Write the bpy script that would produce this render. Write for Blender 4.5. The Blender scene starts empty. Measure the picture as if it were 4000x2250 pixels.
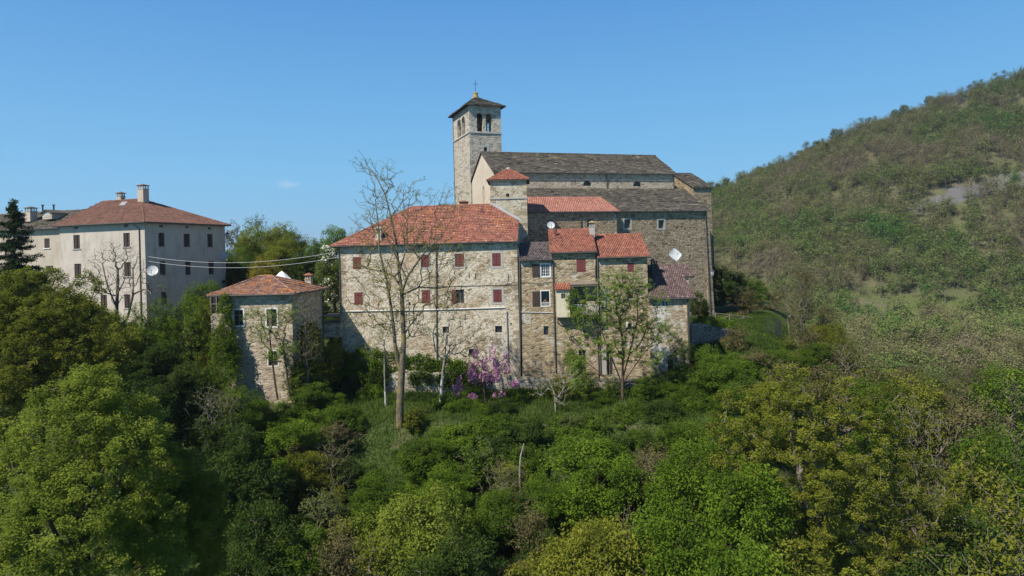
import bpy, math, random
import numpy as np
from mathutils import Vector, Matrix
rad = math.radians
scene = bpy.context.scene
COL = scene.collection

# ------------------------------------------------------------------ camera, sky, sun, exposure
FP = 2667.0; ROLL = rad(1.5); VH = -145.0; CZ = 22.0          # focal length in photo pixels, roll, horizon, camera height
cr, sr = math.cos(ROLL), math.sin(ROLL)
cam = bpy.data.cameras.new('camera'); camo = bpy.data.objects.new('camera', cam); COL.objects.link(camo)
cam.sensor_fit = 'HORIZONTAL'; cam.sensor_width = 36; cam.lens = 36 * FP / 4000
cam.shift_y = VH * cr / 4000; cam.shift_x = -VH * sr / 4000
cam.clip_start = 0.5; cam.clip_end = 30000
camo.matrix_world = Matrix.Translation((0, 0, CZ)) @ Matrix.Rotation(rad(90), 4, 'X') @ Matrix.Rotation(-ROLL, 4, 'Z')
scene.camera = camo
scene.view_settings.view_transform = 'Standard'; scene.view_settings.look = 'None'
scene.view_settings.exposure = 0.45; scene.view_settings.gamma = 1
scene.view_settings.use_curve_mapping = False
SUN = Vector((-0.66, -0.64, 1.0)).normalized()
ELEV = math.asin(SUN.z)
world = bpy.data.worlds.new('World'); scene.world = world; world.use_nodes = True
wn = world.node_tree.nodes; wl = world.node_tree.links; wn.clear()
sky = wn.new('ShaderNodeTexSky'); sky.sky_type = 'NISHITA'; sky.sun_disc = False
sky.sun_elevation = ELEV; sky.sun_rotation = math.atan2(SUN.x, SUN.y)
sky.altitude = 800; sky.air_density = 1.0; sky.dust_density = 0.1; sky.ozone_density = 3.0
bg = wn.new('ShaderNodeBackground'); bg.inputs[1].default_value = 0.098
wo = wn.new('ShaderNodeOutputWorld')
# the clear spring sky: the physical sky blended with an elevation gradient of the same blue
tc = wn.new('ShaderNodeTexCoord'); sx_ = wn.new('ShaderNodeSeparateXYZ'); wl.new(tc.outputs['Generated'], sx_.inputs[0])
gr_ = wn.new('ShaderNodeValToRGB'); wl.new(sx_.outputs[2], gr_.inputs[0]); els = gr_.color_ramp.elements
for _ in range(3): els.new(.5)
for e_, (p_, c_) in zip(els, ((0.0, (.225, .58, .87)), (0.10, (.185, .53, .87)), (0.35, (.082, .315, .72)), (0.55, (.035, .15, .45)), (1.0, (.015, .07, .26)))): e_.position = p_; e_.color = (*c_, 1)
sc_ = wn.new('ShaderNodeVectorMath'); sc_.operation = 'SCALE'; sc_.inputs[3].default_value = 7.6; wl.new(gr_.outputs[0], sc_.inputs[0])
mxw = wn.new('ShaderNodeMix'); mxw.data_type = 'RGBA'; mxw.inputs[0].default_value = 0.88; wl.new(sky.outputs[0], mxw.inputs[6]); wl.new(sc_.outputs[0], mxw.inputs[7])
# one faint small cloud low over the gap, and a trace of high cirrus
vd = wn.new('ShaderNodeVectorMath'); vd.operation = 'DISTANCE'; mp_ = wn.new('ShaderNodeMapping'); mp_.inputs['Scale'].default_value = (1, 1, 2.6); wl.new(tc.outputs['Generated'], mp_.inputs[0]); wl.new(mp_.outputs[0], vd.inputs[0])
_c = Vector(((1130 - 2000) / FP, 1, .106)).normalized(); vd.inputs[1].default_value = (_c.x, _c.y, _c.z * 2.6)
nz_ = wn.new('ShaderNodeTexNoise'); nz_.inputs['Scale'].default_value = 55; nz_.inputs['Detail'].default_value = 6; wl.new(mp_.outputs[0], nz_.inputs['Vector'])
ad_ = wn.new('ShaderNodeMath'); ad_.operation = 'MULTIPLY_ADD'; ad_.inputs[1].default_value = .035; wl.new(nz_.outputs[0], ad_.inputs[0]); wl.new(vd.outputs['Value'], ad_.inputs[2])
rp_ = wn.new('ShaderNodeValToRGB'); wl.new(ad_.outputs[0], rp_.inputs[0]); rp_.color_ramp.elements[0].position = .018; rp_.color_ramp.elements[0].color = (.32, .32, .32, 1); rp_.color_ramp.elements[1].position = .034; rp_.color_ramp.elements[1].color = (0, 0, 0, 1)
mc_ = wn.new('ShaderNodeMix'); mc_.data_type = 'RGBA'; wl.new(rp_.outputs[0], mc_.inputs[0]); wl.new(mxw.outputs[2], mc_.inputs[6]); mc_.inputs[7].default_value = (6.5, 7, 7.6, 1)
wl.new(mc_.outputs[2], bg.inputs[0]); wl.new(bg.outputs[0], wo.inputs[0])
sl = bpy.data.lights.new('sun', 'SUN'); sl.energy = 4.9; sl.angle = rad(0.5); sl.color = (1.0, 0.95, 0.86)
slo = bpy.data.objects.new('sun', sl); COL.objects.link(slo)
slo.rotation_euler = SUN.to_track_quat('Z', 'Y').to_euler()

# ------------------------------------------------------------------ photo geometry helpers
def ray(px, py):
    dx, dy = px - 2000, py - 1125
    u = dx * cr - dy * sr; v = dx * sr + dy * cr
    return Vector((u / FP, 1.0, -(v - VH) / FP))
CAM = Vector((0, 0, CZ))
def P(px, py, Y): return CAM + ray(px, py) * Y
def proj(x, y, z):
    u = FP * x / y; v = VH + FP * (CZ - z) / y
    return 2000 + u * cr + v * sr, 1125 - u * sr + v * cr
class Frame:
    """a vertical plane: origin, heading in degrees; s runs along it, out is towards its outer side"""
    def __init__(s, o, deg):
        s.o = Vector((o[0], o[1], 0)); s.deg = deg
        a = rad(deg); s.d = Vector((math.cos(a), math.sin(a), 0)); s.n = Vector((math.sin(a), -math.cos(a), 0))
    def pt(s, t, z, out=0.0): return s.o + s.d * t + s.n * out + Vector((0, 0, z))
    def uv(s, px, py):
        r = ray(px, py); k = (s.o - CAM).dot(s.n) / r.dot(s.n); p = CAM + r * k
        return (p - s.o).dot(s.d), p.z
    def S(s, px, py): return s.uv(px, py)[0]
    def Z(s, px, py): return s.uv(px, py)[1]
    def shift(s, d): return Frame(s.o - s.n * d, s.deg)       # the same plane d metres further in
    def rect(s, x0, x1, y0, y1):
        xm, ym = (x0 + x1) / 2, (y0 + y1) / 2
        return s.S(x0, ym), s.S(x1, ym), s.Z(xm, y1), s.Z(xm, y0)

class MB:
    def __init__(s): s.v = []; s.f = []; s.t = []; s.tint = 0.5
    def face(s, *pts):
        k = len(s.v); s.v += [tuple(p) for p in pts]; s.f.append(tuple(range(k, k + len(pts)))); s.t.append(s.tint)
    def box8(s, c):
        for a in ((0, 3, 2, 1), (4, 5, 6, 7), (0, 1, 5, 4), (1, 2, 6, 5), (2, 3, 7, 6), (3, 0, 4, 7)):
            s.face(*[c[i] for i in a])
    def fbox(s, fr, s0, s1, z0, z1, o0, o1):
        s.box8([fr.pt(s0, z0, o1), fr.pt(s1, z0, o1), fr.pt(s1, z0, o0), fr.pt(s0, z0, o0),
                fr.pt(s0, z1, o1), fr.pt(s1, z1, o1), fr.pt(s1, z1, o0), fr.pt(s0, z1, o0)])
    def box(s, x0, x1, y0, y1, z0, z1):
        s.box8([Vector(q) for q in ((x0, y0, z0), (x1, y0, z0), (x1, y1, z0), (x0, y1, z0),
                                    (x0, y0, z1), (x1, y0, z1), (x1, y1, z1), (x0, y1, z1))])
    def tube(s, pts, r, n=6, r1=None):
        pts = [Vector(p) for p in pts]; rings = []
        for i, p in enumerate(pts):
            a = pts[max(i - 1, 0)]; b = pts[min(i + 1, len(pts) - 1)]; d = (b - a).normalized()
            u = d.orthogonal().normalized(); w = d.cross(u)
            rr = r if r1 is None else r + (r1 - r) * i / (len(pts) - 1)
            rings.append([p + (u * math.cos(t) + w * math.sin(t)) * rr for t in [2 * math.pi * k / n for k in range(n)]])
        for A, B in zip(rings, rings[1:]):
            for k in range(n): s.face(A[k], A[(k + 1) % n], B[(k + 1) % n], B[k])
        s.face(*reversed(rings[0])); s.face(*rings[-1])
    def lathe(s, c, prof, n=12):
        c = Vector(c); rings = [[c + Vector((r * math.cos(2 * math.pi * k / n), r * math.sin(2 * math.pi * k / n), z)) for k in range(n)] for r, z in prof]
        for A, B in zip(rings, rings[1:]):
            for k in range(n): s.face(A[k], A[(k + 1) % n], B[(k + 1) % n], B[k])
    def slab(s, poly, th):
        """a planar polygon given thickness downwards"""
        lo = [p - Vector((0, 0, th)) for p in poly]; n = len(poly)
        s.face(*poly); s.face(*reversed(lo))
        for i in range(n): s.face(lo[i], lo[(i + 1) % n], poly[(i + 1) % n], poly[i])

LOC = {}
def link(o): COL.objects.link(o); return o
def empty(name, loc, label, cat, group=None):
    o = link(bpy.data.objects.new(name, None)); o.location = loc; o.empty_display_size = 0.3
    o['label'] = label; o['category'] = cat
    if group: o['group'] = group
    LOC[o] = Vector(loc); return o
def build(name, mb, mat, parent=None, smooth=False):
    off = LOC.get(parent, Vector((0, 0, 0)))
    me = bpy.data.meshes.new(name)
    V = [(v[0] - off[0], v[1] - off[1], v[2] - off[2]) for v in mb.v]
    me.from_pydata(V, [], mb.f)
    uvl = me.uv_layers.new(name='UVMap').data
    at = me.attributes.new('tint', 'FLOAT', 'FACE'); at.data.foreach_set('value', mb.t)
    for p in me.polygons:
        n = p.normal
        if abs(n.z) > 0.999: u = Vector((1, 0, 0)); w = Vector((0, 1, 0))
        else: u = Vector((0, 0, 1)).cross(n).normalized(); w = n.cross(u)
        for li in p.loop_indices:
            q = Vector(mb.v[me.loops[li].vertex_index])
            uvl[li].uv = (q.dot(u), q.dot(w))
        p.use_smooth = smooth
    me.materials.append(mat)
    o = link(bpy.data.objects.new(name, me)); o.parent = parent
    LOC[o] = off
    return o
def thing(name, mb, mat, label, cat, group=None):
    """a thing that is one mesh; its origin at its lowest point"""
    a = np.array(mb.v); c = Vector(((a[:, 0].min() + a[:, 0].max()) / 2, (a[:, 1].min() + a[:, 1].max()) / 2, a[:, 2].min()))
    k = object(); LOC[k] = c
    me_off = MB(); me_off.v = [(v[0] - c[0], v[1] - c[1], v[2] - c[2]) for v in mb.v]; me_off.f = mb.f; me_off.t = mb.t
    o = build(name, me_off, mat); o.location = c; o['label'] = label; o['category'] = cat
    if group: o['group'] = group
    LOC[o] = c
    return o
def copy_tree(root, loc, rz=0.0, sc=(1, 1, 1), mats=None, label=None, group=None, cat=None):
    r = root.copy(); link(r); r.location = loc; r.rotation_euler = (0, 0, rz); r.scale = sc
    if label: r['label'] = label
    if group: r['group'] = group
    elif 'group' in r: del r['group']
    if cat: r['category'] = cat
    for ch in KIDS[root]:
        c = ch.copy(); link(c); c.parent = r
        base = ch.name.split('.')[0]
        if mats and base in mats:
            c.material_slots[0].link = 'OBJECT'; c.material_slots[0].material = mats[base]
    return r
KIDS = {}

# ------------------------------------------------------------------ materials
class Nt:
    def __init__(s, name, rough=0.9, spec=0.2):
        s.m = bpy.data.materials.new(name); s.m.use_nodes = True; s.t = s.m.node_tree; s.n = s.t.nodes; s.l = s.t.links
        s.b = s.n['Principled BSDF']; s.b.inputs['Roughness'].default_value = rough
        s.b.inputs['Specular IOR Level'].default_value = spec
    def put(s, sock, v):
        if isinstance(v, bpy.types.NodeSocket): s.l.new(v, sock)
        elif isinstance(v, (int, float)): sock.default_value = v
        else: sock.default_value = (v[0], v[1], v[2], 1) if len(sock.default_value) == 4 else v
    def coord(s, kind='Object'): return s.n.new('ShaderNodeTexCoord').outputs[kind]
    def uvm(s): return s.n.new('ShaderNodeUVMap').outputs[0]
    def attr(s, a): n = s.n.new('ShaderNodeAttribute'); n.attribute_name = a; return n.outputs['Fac']
    def scale(s, v, sc):
        n = s.n.new('ShaderNodeMapping'); s.l.new(v, n.inputs[0]); n.inputs['Scale'].default_value = sc; return n.outputs[0]
    def noise(s, v, sc, det=4, rough=0.6, col=False):
        n = s.n.new('ShaderNodeTexNoise'); s.l.new(v, n.inputs['Vector']); n.inputs['Scale'].default_value = sc
        n.inputs['Detail'].default_value = det; n.inputs['Roughness'].default_value = rough
        return n.outputs['Color' if col else 'Fac']
    def vor(s, v, sc, feat='F1', out='Distance', rnd=1.0):
        n = s.n.new('ShaderNodeTexVoronoi'); n.feature = feat; s.l.new(v, n.inputs['Vector']); n.inputs['Scale'].default_value = sc
        n.inputs['Randomness'].default_value = rnd; return n.outputs[out]
    def ramp(s, f, stops):
        n = s.n.new('ShaderNodeValToRGB'); s.put(n.inputs[0], f); e = n.color_ramp.elements
        while len(e) < len(stops): e.new(0.5)
        for q, (p, c) in zip(e, stops):
            q.position = p; q.color = (c, c, c, 1) if isinstance(c, (int, float)) else (c[0], c[1], c[2], 1)
        return n.outputs[0]
    def mix(s, f, a, b, mode='MIX'):
        n = s.n.new('ShaderNodeMix'); n.data_type = 'RGBA'; n.blend_type = mode
        s.put(n.inputs[0], f); s.put(n.inputs[6], a); s.put(n.inputs[7], b); return n.outputs[2]
    def mth(s, op, a, b=0.0, c=0.0):
        n = s.n.new('ShaderNodeMath'); n.operation = op; s.put(n.inputs[0], a); s.put(n.inputs[1], b); s.put(n.inputs[2], c); return n.outputs[0]
    def vadd(s, a, b):
        n = s.n.new('ShaderNodeVectorMath'); n.operation = 'ADD'; s.l.new(a, n.inputs[0]); s.l.new(b, n.inputs[1]); return n.outputs[0]
    def bump(s, h, st, dist=0.05):
        n = s.n.new('ShaderNodeBump'); s.put(n.inputs['Height'], h); n.inputs['Strength'].default_value = st; n.inputs['Distance'].default_value = dist
        s.l.new(n.outputs[0], s.b.inputs['Normal'])
    def color(s, c): s.put(s.b.inputs['Base Color'], c); return s.m
def lerp3(a, b, t): return tuple(x + (y - x) * t for x, y in zip(a, b))

def stone(name, dark, mid, light, plaster=(0.55, 0.5, 0.42), pl_amt=0.5, stain=0.5, sx=2.6, sz=6.5, joint=(0.42, 0.37, 0.29), warm=None):
    N = Nt(name, 0.95, 0.1); uv = N.uvm()
    wob = N.scale(N.noise(uv, 1.2, 3, col=True), (0.22, 0.22, 0.22))
    st = N.scale(N.vadd(uv, wob), (sx, sz, 1))
    cell = N.vor(st, 1.0, out='Color', rnd=0.85); edge = N.vor(st, 1.0, 'DISTANCE_TO_EDGE', rnd=0.85)
    sep = N.n.new('ShaderNodeSeparateColor'); N.l.new(cell, sep.inputs[0])
    c = N.ramp(sep.outputs[0], [(0.0, dark), (0.35, mid), (0.7, light), (1.0, lerp3(mid, (0.32, 0.2, 0.12), 0.35))])
    grain = N.noise(uv, 14, 4)
    c = N.mix(0.35, c, N.ramp(grain, [(0.25, (0.25, 0.25, 0.25)), (0.75, (1.0, 1.0, 1.0))]), 'MULTIPLY')
    c = N.mix(N.ramp(edge, [(0.0, 1.0), (0.09, 0.0)]), c, joint)
    big = N.noise(uv, 0.45, 6, 0.72)
    pm = N.ramp(big, [(max(0.0, 0.62 - pl_amt * 0.3), 0.0), (min(1, 0.70 - pl_amt * 0.25), 1.0)])
    fine = N.noise(uv, 3.5, 5, 0.7)
    pm = N.mth('MULTIPLY', pm, N.ramp(fine, [(0.38, 0.0), (0.52, 1.0)]))
    pc = N.mix(N.noise(uv, 5, 5), lerp3(plaster, (0, 0, 0), 0.25), plaster)
    c = N.mix(pm, c, pc)
    if warm:
        wm = N.ramp(N.noise(N.scale(uv, (0.8, 1.1, 1)), 0.35, 4), [(0.58, 0.0), (0.68, 0.7)])
        c = N.mix(wm, c, N.mix(fine, warm, lerp3(warm, mid, 0.5)))
    streak = N.noise(N.scale(uv, (1.0, 0.22, 1)), 0.8, 6, 0.7)
    sm = N.mth('MULTIPLY', N.ramp(streak, [(0.5, 0.0), (0.68, 1.0)]), stain)
    c = N.mix(sm, c, N.mix(0.5, c, (0.09, 0.09, 0.085)))
    h = N.mth('ADD', N.mth('MULTIPLY', N.ramp(edge, [(0, 0.0), (0.15, 1.0)]), N.mth('SUBTRACT', 1.0, N.mth('MULTIPLY', pm, 0.7))), N.mth('MULTIPLY', grain, 0.7))
    N.bump(h, 1.0, 0.035)
    return N.color(c)
def plain(name, c, var=0.25, sc=6, rough=0.85, spec=0.2, metal=0.0, bump=0.0):
    N = Nt(name, rough, spec); N.b.inputs['Metallic'].default_value = metal; co = N.coord()
    a = lerp3(c, (0, 0, 0), var)
    f = N.noise(co, sc, 5)
    if bump: N.bump(f, bump, 0.02)
    return N.color(N.mix(f, a, lerp3(c, (1, 1, 1), var * 0.12)))
def stucco(name, c, dirt=0.4):
    N = Nt(name, 0.95, 0.1); uv = N.uvm()
    a = N.noise(uv, 0.35, 6, 0.7); b = N.noise(N.scale(uv, (1.3, 0.25, 1)), 1.1, 6, 0.7); g = N.noise(uv, 9, 5)
    col = N.mix(N.ramp(a, [(0.35, 0.0), (0.65, 1.0)]), lerp3(c, (0.2, 0.16, 0.12), 0.28), c)
    col = N.mix(N.mth('MULTIPLY', N.ramp(b, [(0.5, 0.0), (0.75, 1.0)]), dirt), col, (0.2, 0.18, 0.16))
    col = N.mix(0.22, col, N.ramp(g, [(0.3, 0.55), (0.7, 1.0)]), 'MULTIPLY')
    N.bump(g, 0.3, 0.02)
    return N.color(col)
def tile(name, stops, lichen=None, lamt=0.5, rough=0.9):
    N = Nt(name, rough, 0.15); co = N.coord()
    t = N.attr('tint'); c = N.ramp(t, stops)
    big = N.noise(co, 0.5, 5, 0.65); fine = N.noise(co, 7, 5)
    c = N.mix(N.ramp(big, [(0.45, 0.0), (0.72, 0.45)]), c, lerp3(stops[0][1], (0.1, 0.09, 0.08), 0.4))
    c = N.mix(0.4, c, N.ramp(fine, [(0.3, 0.4), (0.65, 1.0)]), 'MULTIPLY')
    if lichen:
        m = N.mth('MULTIPLY', N.ramp(N.noise(co, 0.9, 7, 0.75), [(0.56 - lamt * 0.1, 0.0), (0.64 - lamt * 0.1, 1.0)]), N.ramp(fine, [(0.35, 0.2), (0.55, 1.0)]))
        c = N.mix(m, c, lichen)
    N.bump(fine, 0.4, 0.02)
    return N.color(c)
def leafmat(name, a, b, c, trans=0.45, sc=0.5):
    """a..c: darkest to lightest leaf colour"""
    N = Nt(name, 0.8, 0.08); co = N.coord()
    t = N.attr('tint'); w = N.noise(co, sc, 3)
    f = N.mth('ADD', N.mth('MULTIPLY', t, 0.55), N.mth('MULTIPLY', N.ramp(w, [(0.3, 0.0), (0.7, 1.0)]), 0.45))
    col = N.ramp(f, [(0.1, a), (0.5, b), (0.95, c)])
    N.put(N.b.inputs['Base Color'], col)
    tr = N.n.new('ShaderNodeBsdfTranslucent'); N.l.new(N.mix(0.5, col, (0.22, 0.33, 0.03)), tr.inputs[0])
    mx = N.n.new('ShaderNodeMixShader'); mx.inputs[0].default_value = trans
    N.l.new(N.b.outputs[0], mx.inputs[1]); N.l.new(tr.outputs[0], mx.inputs[2])
    N.l.new(mx.outputs[0], N.n['Material Output'].inputs[0])
    return N.m
def bark(name, a, b, patch=None):
    N = Nt(name, 0.95, 0.1); co = N.coord(); n = N.noise(N.scale(co, (1, 1, 0.35)), 6, 5)
    c = N.mix(N.ramp(n, [(0.35, 0.0), (0.65, 1.0)]), a, b)
    if patch: c = N.mix(N.ramp(N.noise(co, 1.2, 4), [(0.5, 0.0), (0.6, 0.8)]), c, patch)
    N.bump(n, 0.8, 0.04); return N.color(c)

MT = dict(
    house=stone('stone_long_house', (0.19, 0.13, 0.075), (0.42, 0.32, 0.2), (0.63, 0.51, 0.35), (0.68, 0.60, 0.47), 0.7, 0.5, sx=2.5, sz=6.4, joint=(0.33, 0.27, 0.19), warm=(0.55, 0.38, 0.24)),
    row=stone('stone_row', (0.17, 0.12, 0.07), (0.37, 0.28, 0.17), (0.55, 0.44, 0.28), (0.58, 0.55, 0.47), 0.25, 0.55, sx=2.2, sz=5.5, joint=(0.34, 0.28, 0.19)),
    row2=stone('stone_row_pale', (0.2, 0.14, 0.09), (0.40, 0.31, 0.2), (0.56, 0.46, 0.32), (0.62, 0.6, 0.54), 0.5, 0.6, sx=2.4, sz=6, joint=(0.36, 0.3, 0.22)),
    church=stone('stone_church', (0.15, 0.10, 0.06), (0.33, 0.245, 0.155), (0.46, 0.37, 0.24), (0.4, 0.36, 0.28), 0.02, 0.35, sx=2.4, sz=5, joint=(0.24, 0.2, 0.14)),
    nave=stone('stone_clerestory', (0.3, 0.21, 0.14), (0.5, 0.385, 0.27), (0.62, 0.5, 0.36), (0.5, 0.44, 0.34), 0.05, 0.2, sx=2.2, sz=4.5, joint=(0.42, 0.36, 0.28)),
    gable=stucco('plaster_gable', (0.60, 0.50, 0.38), 0.25),
    tower=stone('stone_tower', (0.28, 0.235, 0.17), (0.46, 0.40, 0.31), (0.57, 0.50, 0.39), (0.6, 0.55, 0.45), 0.1, 0.3, sx=1.7, sz=3.6, joint=(0.45, 0.4, 0.33)),
    pigeon=stone('stone_pigeon_tower', (0.24, 0.18, 0.10), (0.40, 0.31, 0.19), (0.54, 0.45, 0.3), (0.60, 0.54, 0.42), 0.6, 0.45),
    small=stone('stone_small_house', (0.24, 0.18, 0.13), (0.48, 0.38, 0.27), (0.6, 0.5, 0.37), (0.6, 0.54, 0.44), 0.3, 0.3, sx=2.0, sz=6),
    retain=stone('stone_retaining', (0.16, 0.13, 0.09), (0.4, 0.35, 0.26), (0.6, 0.54, 0.43), (0.6, 0.55, 0.45), 0.3, 0.6, sx=2.0, sz=4.5),
    darkwall=stone('stone_shaded_wall', (0.08, 0.075, 0.065), (0.16, 0.14, 0.12), (0.24, 0.21, 0.18), (0.2, 0.19, 0.17), 0.1, 0.5),  # retaining-wall stone with the shade put into its darker colours
    palazzo=stucco('plaster_palace', (0.53, 0.46, 0.385), 0.6),
    palazzo2=stucco('plaster_palace_wing', (0.50, 0.42, 0.33), 0.6),
    greyplaster=stucco('plaster_grey', (0.42, 0.4, 0.36), 0.5),
    cream=stucco('plaster_cream', (0.66, 0.6, 0.44), 0.12),
    surround=plain('stone_trim', (0.44, 0.42, 0.37), 0.35, 5),
    whitetrim=plain('white_trim', (0.78, 0.76, 0.7), 0.2, 5),
    red=tile('tile_red', [(0.0, (0.14, 0.065, 0.048)), (0.3, (0.27, 0.108, 0.075)), (0.7, (0.36, 0.14, 0.095)), (1.0, (0.46, 0.23, 0.15))], (0.42, 0.19, 0.07), 0.1),
    red2=tile('tile_orange_red', [(0.0, (0.17, 0.065, 0.044)), (0.5, (0.32, 0.12, 0.078)), (1.0, (0.43, 0.19, 0.12))]),
    pink=tile('tile_pink', [(0.0, (0.27, 0.115, 0.085)), (0.5, (0.40, 0.18, 0.13)), (1.0, (0.5, 0.26, 0.19))]),
    brown=tile('tile_brown', [(0.0, (0.12, 0.06, 0.042)), (0.5, (0.22, 0.11, 0.078)), (1.0, (0.30, 0.17, 0.125))]),
    lich=tile('tile_lichen', [(0.0, (0.15, 0.075, 0.055)), (0.5, (0.30, 0.155, 0.11)), (1.0, (0.38, 0.27, 0.2))], (0.45, 0.17, 0.02), 0.35),
    dark=tile('tile_dark', [(0.0, (0.06, 0.05, 0.05)), (0.5, (0.13, 0.105, 0.10)), (1.0, (0.2, 0.16, 0.15))]),
    mauve=tile('tile_mauve', [(0.0, (0.08, 0.05, 0.046)), (0.5, (0.15, 0.10, 0.092)), (1.0, (0.26, 0.19, 0.175))]),
    slate=tile('stone_slabs', [(0.0, (0.045, 0.038, 0.03)), (0.35, (0.10, 0.085, 0.068)), (0.75, (0.16, 0.138, 0.11)), (1.0, (0.27, 0.24, 0.19))], (0.21, 0.19, 0.1), 0.15),
    eave=plain('dark_eave_wood', (0.07, 0.05, 0.035), 0.4, 4),
    shutter=plain('oxblood_shutter', (0.17, 0.035, 0.032), 0.25, 9, 0.6),
    shutter2=plain('brown_shutter', (0.05, 0.028, 0.02), 0.3, 9, 0.6),
    pane=plain('dark_opening', (0.012, 0.012, 0.014), 0.3, 3, 0.25, 0.5),
    white=plain('white_paint', (0.8, 0.8, 0.78), 0.08, 5, 0.5),
    pipe=plain('downpipe_metal', (0.09, 0.08, 0.07), 0.3, 3, 0.6),
    copper=plain('copper_flue', (0.25, 0.12, 0.06), 0.4, 5, 0.45, 0.5, 0.6),
    cable=plain('pale_cable', (0.6, 0.6, 0.56), 0.1, 5),
    iron=plain('dark_iron', (0.035, 0.035, 0.035), 0.3, 5, 0.6),
    wood=plain('weathered_wood', (0.23, 0.18, 0.13), 0.4, 8),
    lead=plain('lead_flashing', (0.33, 0.34, 0.34), 0.3, 4, 0.5),
    quoin=tile('quoin_stone', [(0.0, (0.26, 0.2, 0.13)), (0.5, (0.42, 0.34, 0.23)), (1.0, (0.56, 0.48, 0.35))]),
    quoin2=tile('quoin_stone_pale', [(0.0, (0.34, 0.29, 0.22)), (0.5, (0.48, 0.42, 0.33)), (1.0, (0.6, 0.54, 0.43))]),
    dishwhite=plain('dish_enamel', (0.55, 0.55, 0.54), 0.15, 4, 0.5),
    glass=plain('lamp_glass', (0.5, 0.52, 0.5), 0.1, 5, 0.1, 0.5),
    skin=plain('skin', (0.55, 0.32, 0.22), 0.05, 5, 0.6),
    cloth=plain('grey_cloth', (0.10, 0.10, 0.12), 0.2, 8), hair=plain('hair', (0.03, 0.02, 0.015), 0.2, 20),
    asphalt=plain('road_surface', (0.12, 0.11, 0.1), 0.3, 2),
    lichenstone=plain('lichen_stone', (0.42, 0.3, 0.11), 0.4, 5),
    bell=plain('bronze_bell', (0.12, 0.09, 0.05), 0.3, 6, 0.45, 0.5, 0.8),
)
# foliage colours
LF = dict(
    bright=leafmat('leaf_bright_green', (0.045, 0.085, 0.008), (0.11, 0.18, 0.014), (0.21, 0.29, 0.03)),
    willow=leafmat('leaf_soft_green', (0.085, 0.12, 0.014), (0.185, 0.225, 0.028), (0.28, 0.32, 0.05)),
    oak=leafmat('leaf_olive_yellow', (0.075, 0.085, 0.012), (0.185, 0.195, 0.022), (0.30, 0.295, 0.04)),
    olive=leafmat('leaf_dark_olive', (0.05, 0.06, 0.008), (0.14, 0.145, 0.016), (0.24, 0.235, 0.03)),
    mid=leafmat('leaf_mid_green', (0.035, 0.065, 0.008), (0.085, 0.14, 0.013), (0.155, 0.225, 0.024)),
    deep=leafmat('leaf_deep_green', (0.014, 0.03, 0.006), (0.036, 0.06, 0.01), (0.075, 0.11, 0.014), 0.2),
    conifer=leafmat('needles_dark', (0.008, 0.018, 0.008), (0.018, 0.034, 0.014), (0.036, 0.055, 0.022), 0.1),
    brown=leafmat('twig_haze_brown', (0.06, 0.045, 0.022), (0.12, 0.10, 0.04), (0.18, 0.155, 0.06), 0.2),
    greygreen=leafmat('leaf_grey_green', (0.06, 0.075, 0.022), (0.11, 0.135, 0.038), (0.17, 0.20, 0.06), 0.3),
    yellow=leafmat('leaf_yellow', (0.1, 0.09, 0.015), (0.2, 0.16, 0.02), (0.32, 0.24, 0.05), 0.3),
    pink=leafmat('blossom_pink', (0.58, 0.17, 0.40), (0.80, 0.32, 0.62), (0.9, 0.5, 0.78), 0.25),
    white=leafmat('blossom_white', (0.5, 0.5, 0.4), (0.65, 0.65, 0.52), (0.8, 0.8, 0.7), 0.2),
    ash=leafmat('leaf_fresh_yellow_green', (0.08, 0.125, 0.018), (0.17, 0.245, 0.035), (0.26, 0.34, 0.07), 0.4),
    grass=leafmat('grass_blades', (0.028, 0.05, 0.009), (0.06, 0.10, 0.014), (0.12, 0.165, 0.03), 0.3),
)
BK = dict(
    grey=bark('bark_grey', (0.075, 0.06, 0.045), (0.21, 0.18, 0.14)),
    brown=bark('bark_brown', (0.045, 0.032, 0.02), (0.12, 0.09, 0.06)),
    lichen=bark('bark_lichen', (0.08, 0.065, 0.045), (0.19, 0.155, 0.10), (0.22, 0.17, 0.06)),
    light=bark('bark_light_grey', (0.16, 0.14, 0.11), (0.34, 0.31, 0.27)),
    pale=bark('bark_pale', (0.3, 0.28, 0.25), (0.58, 0.56, 0.52)),
)

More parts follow.
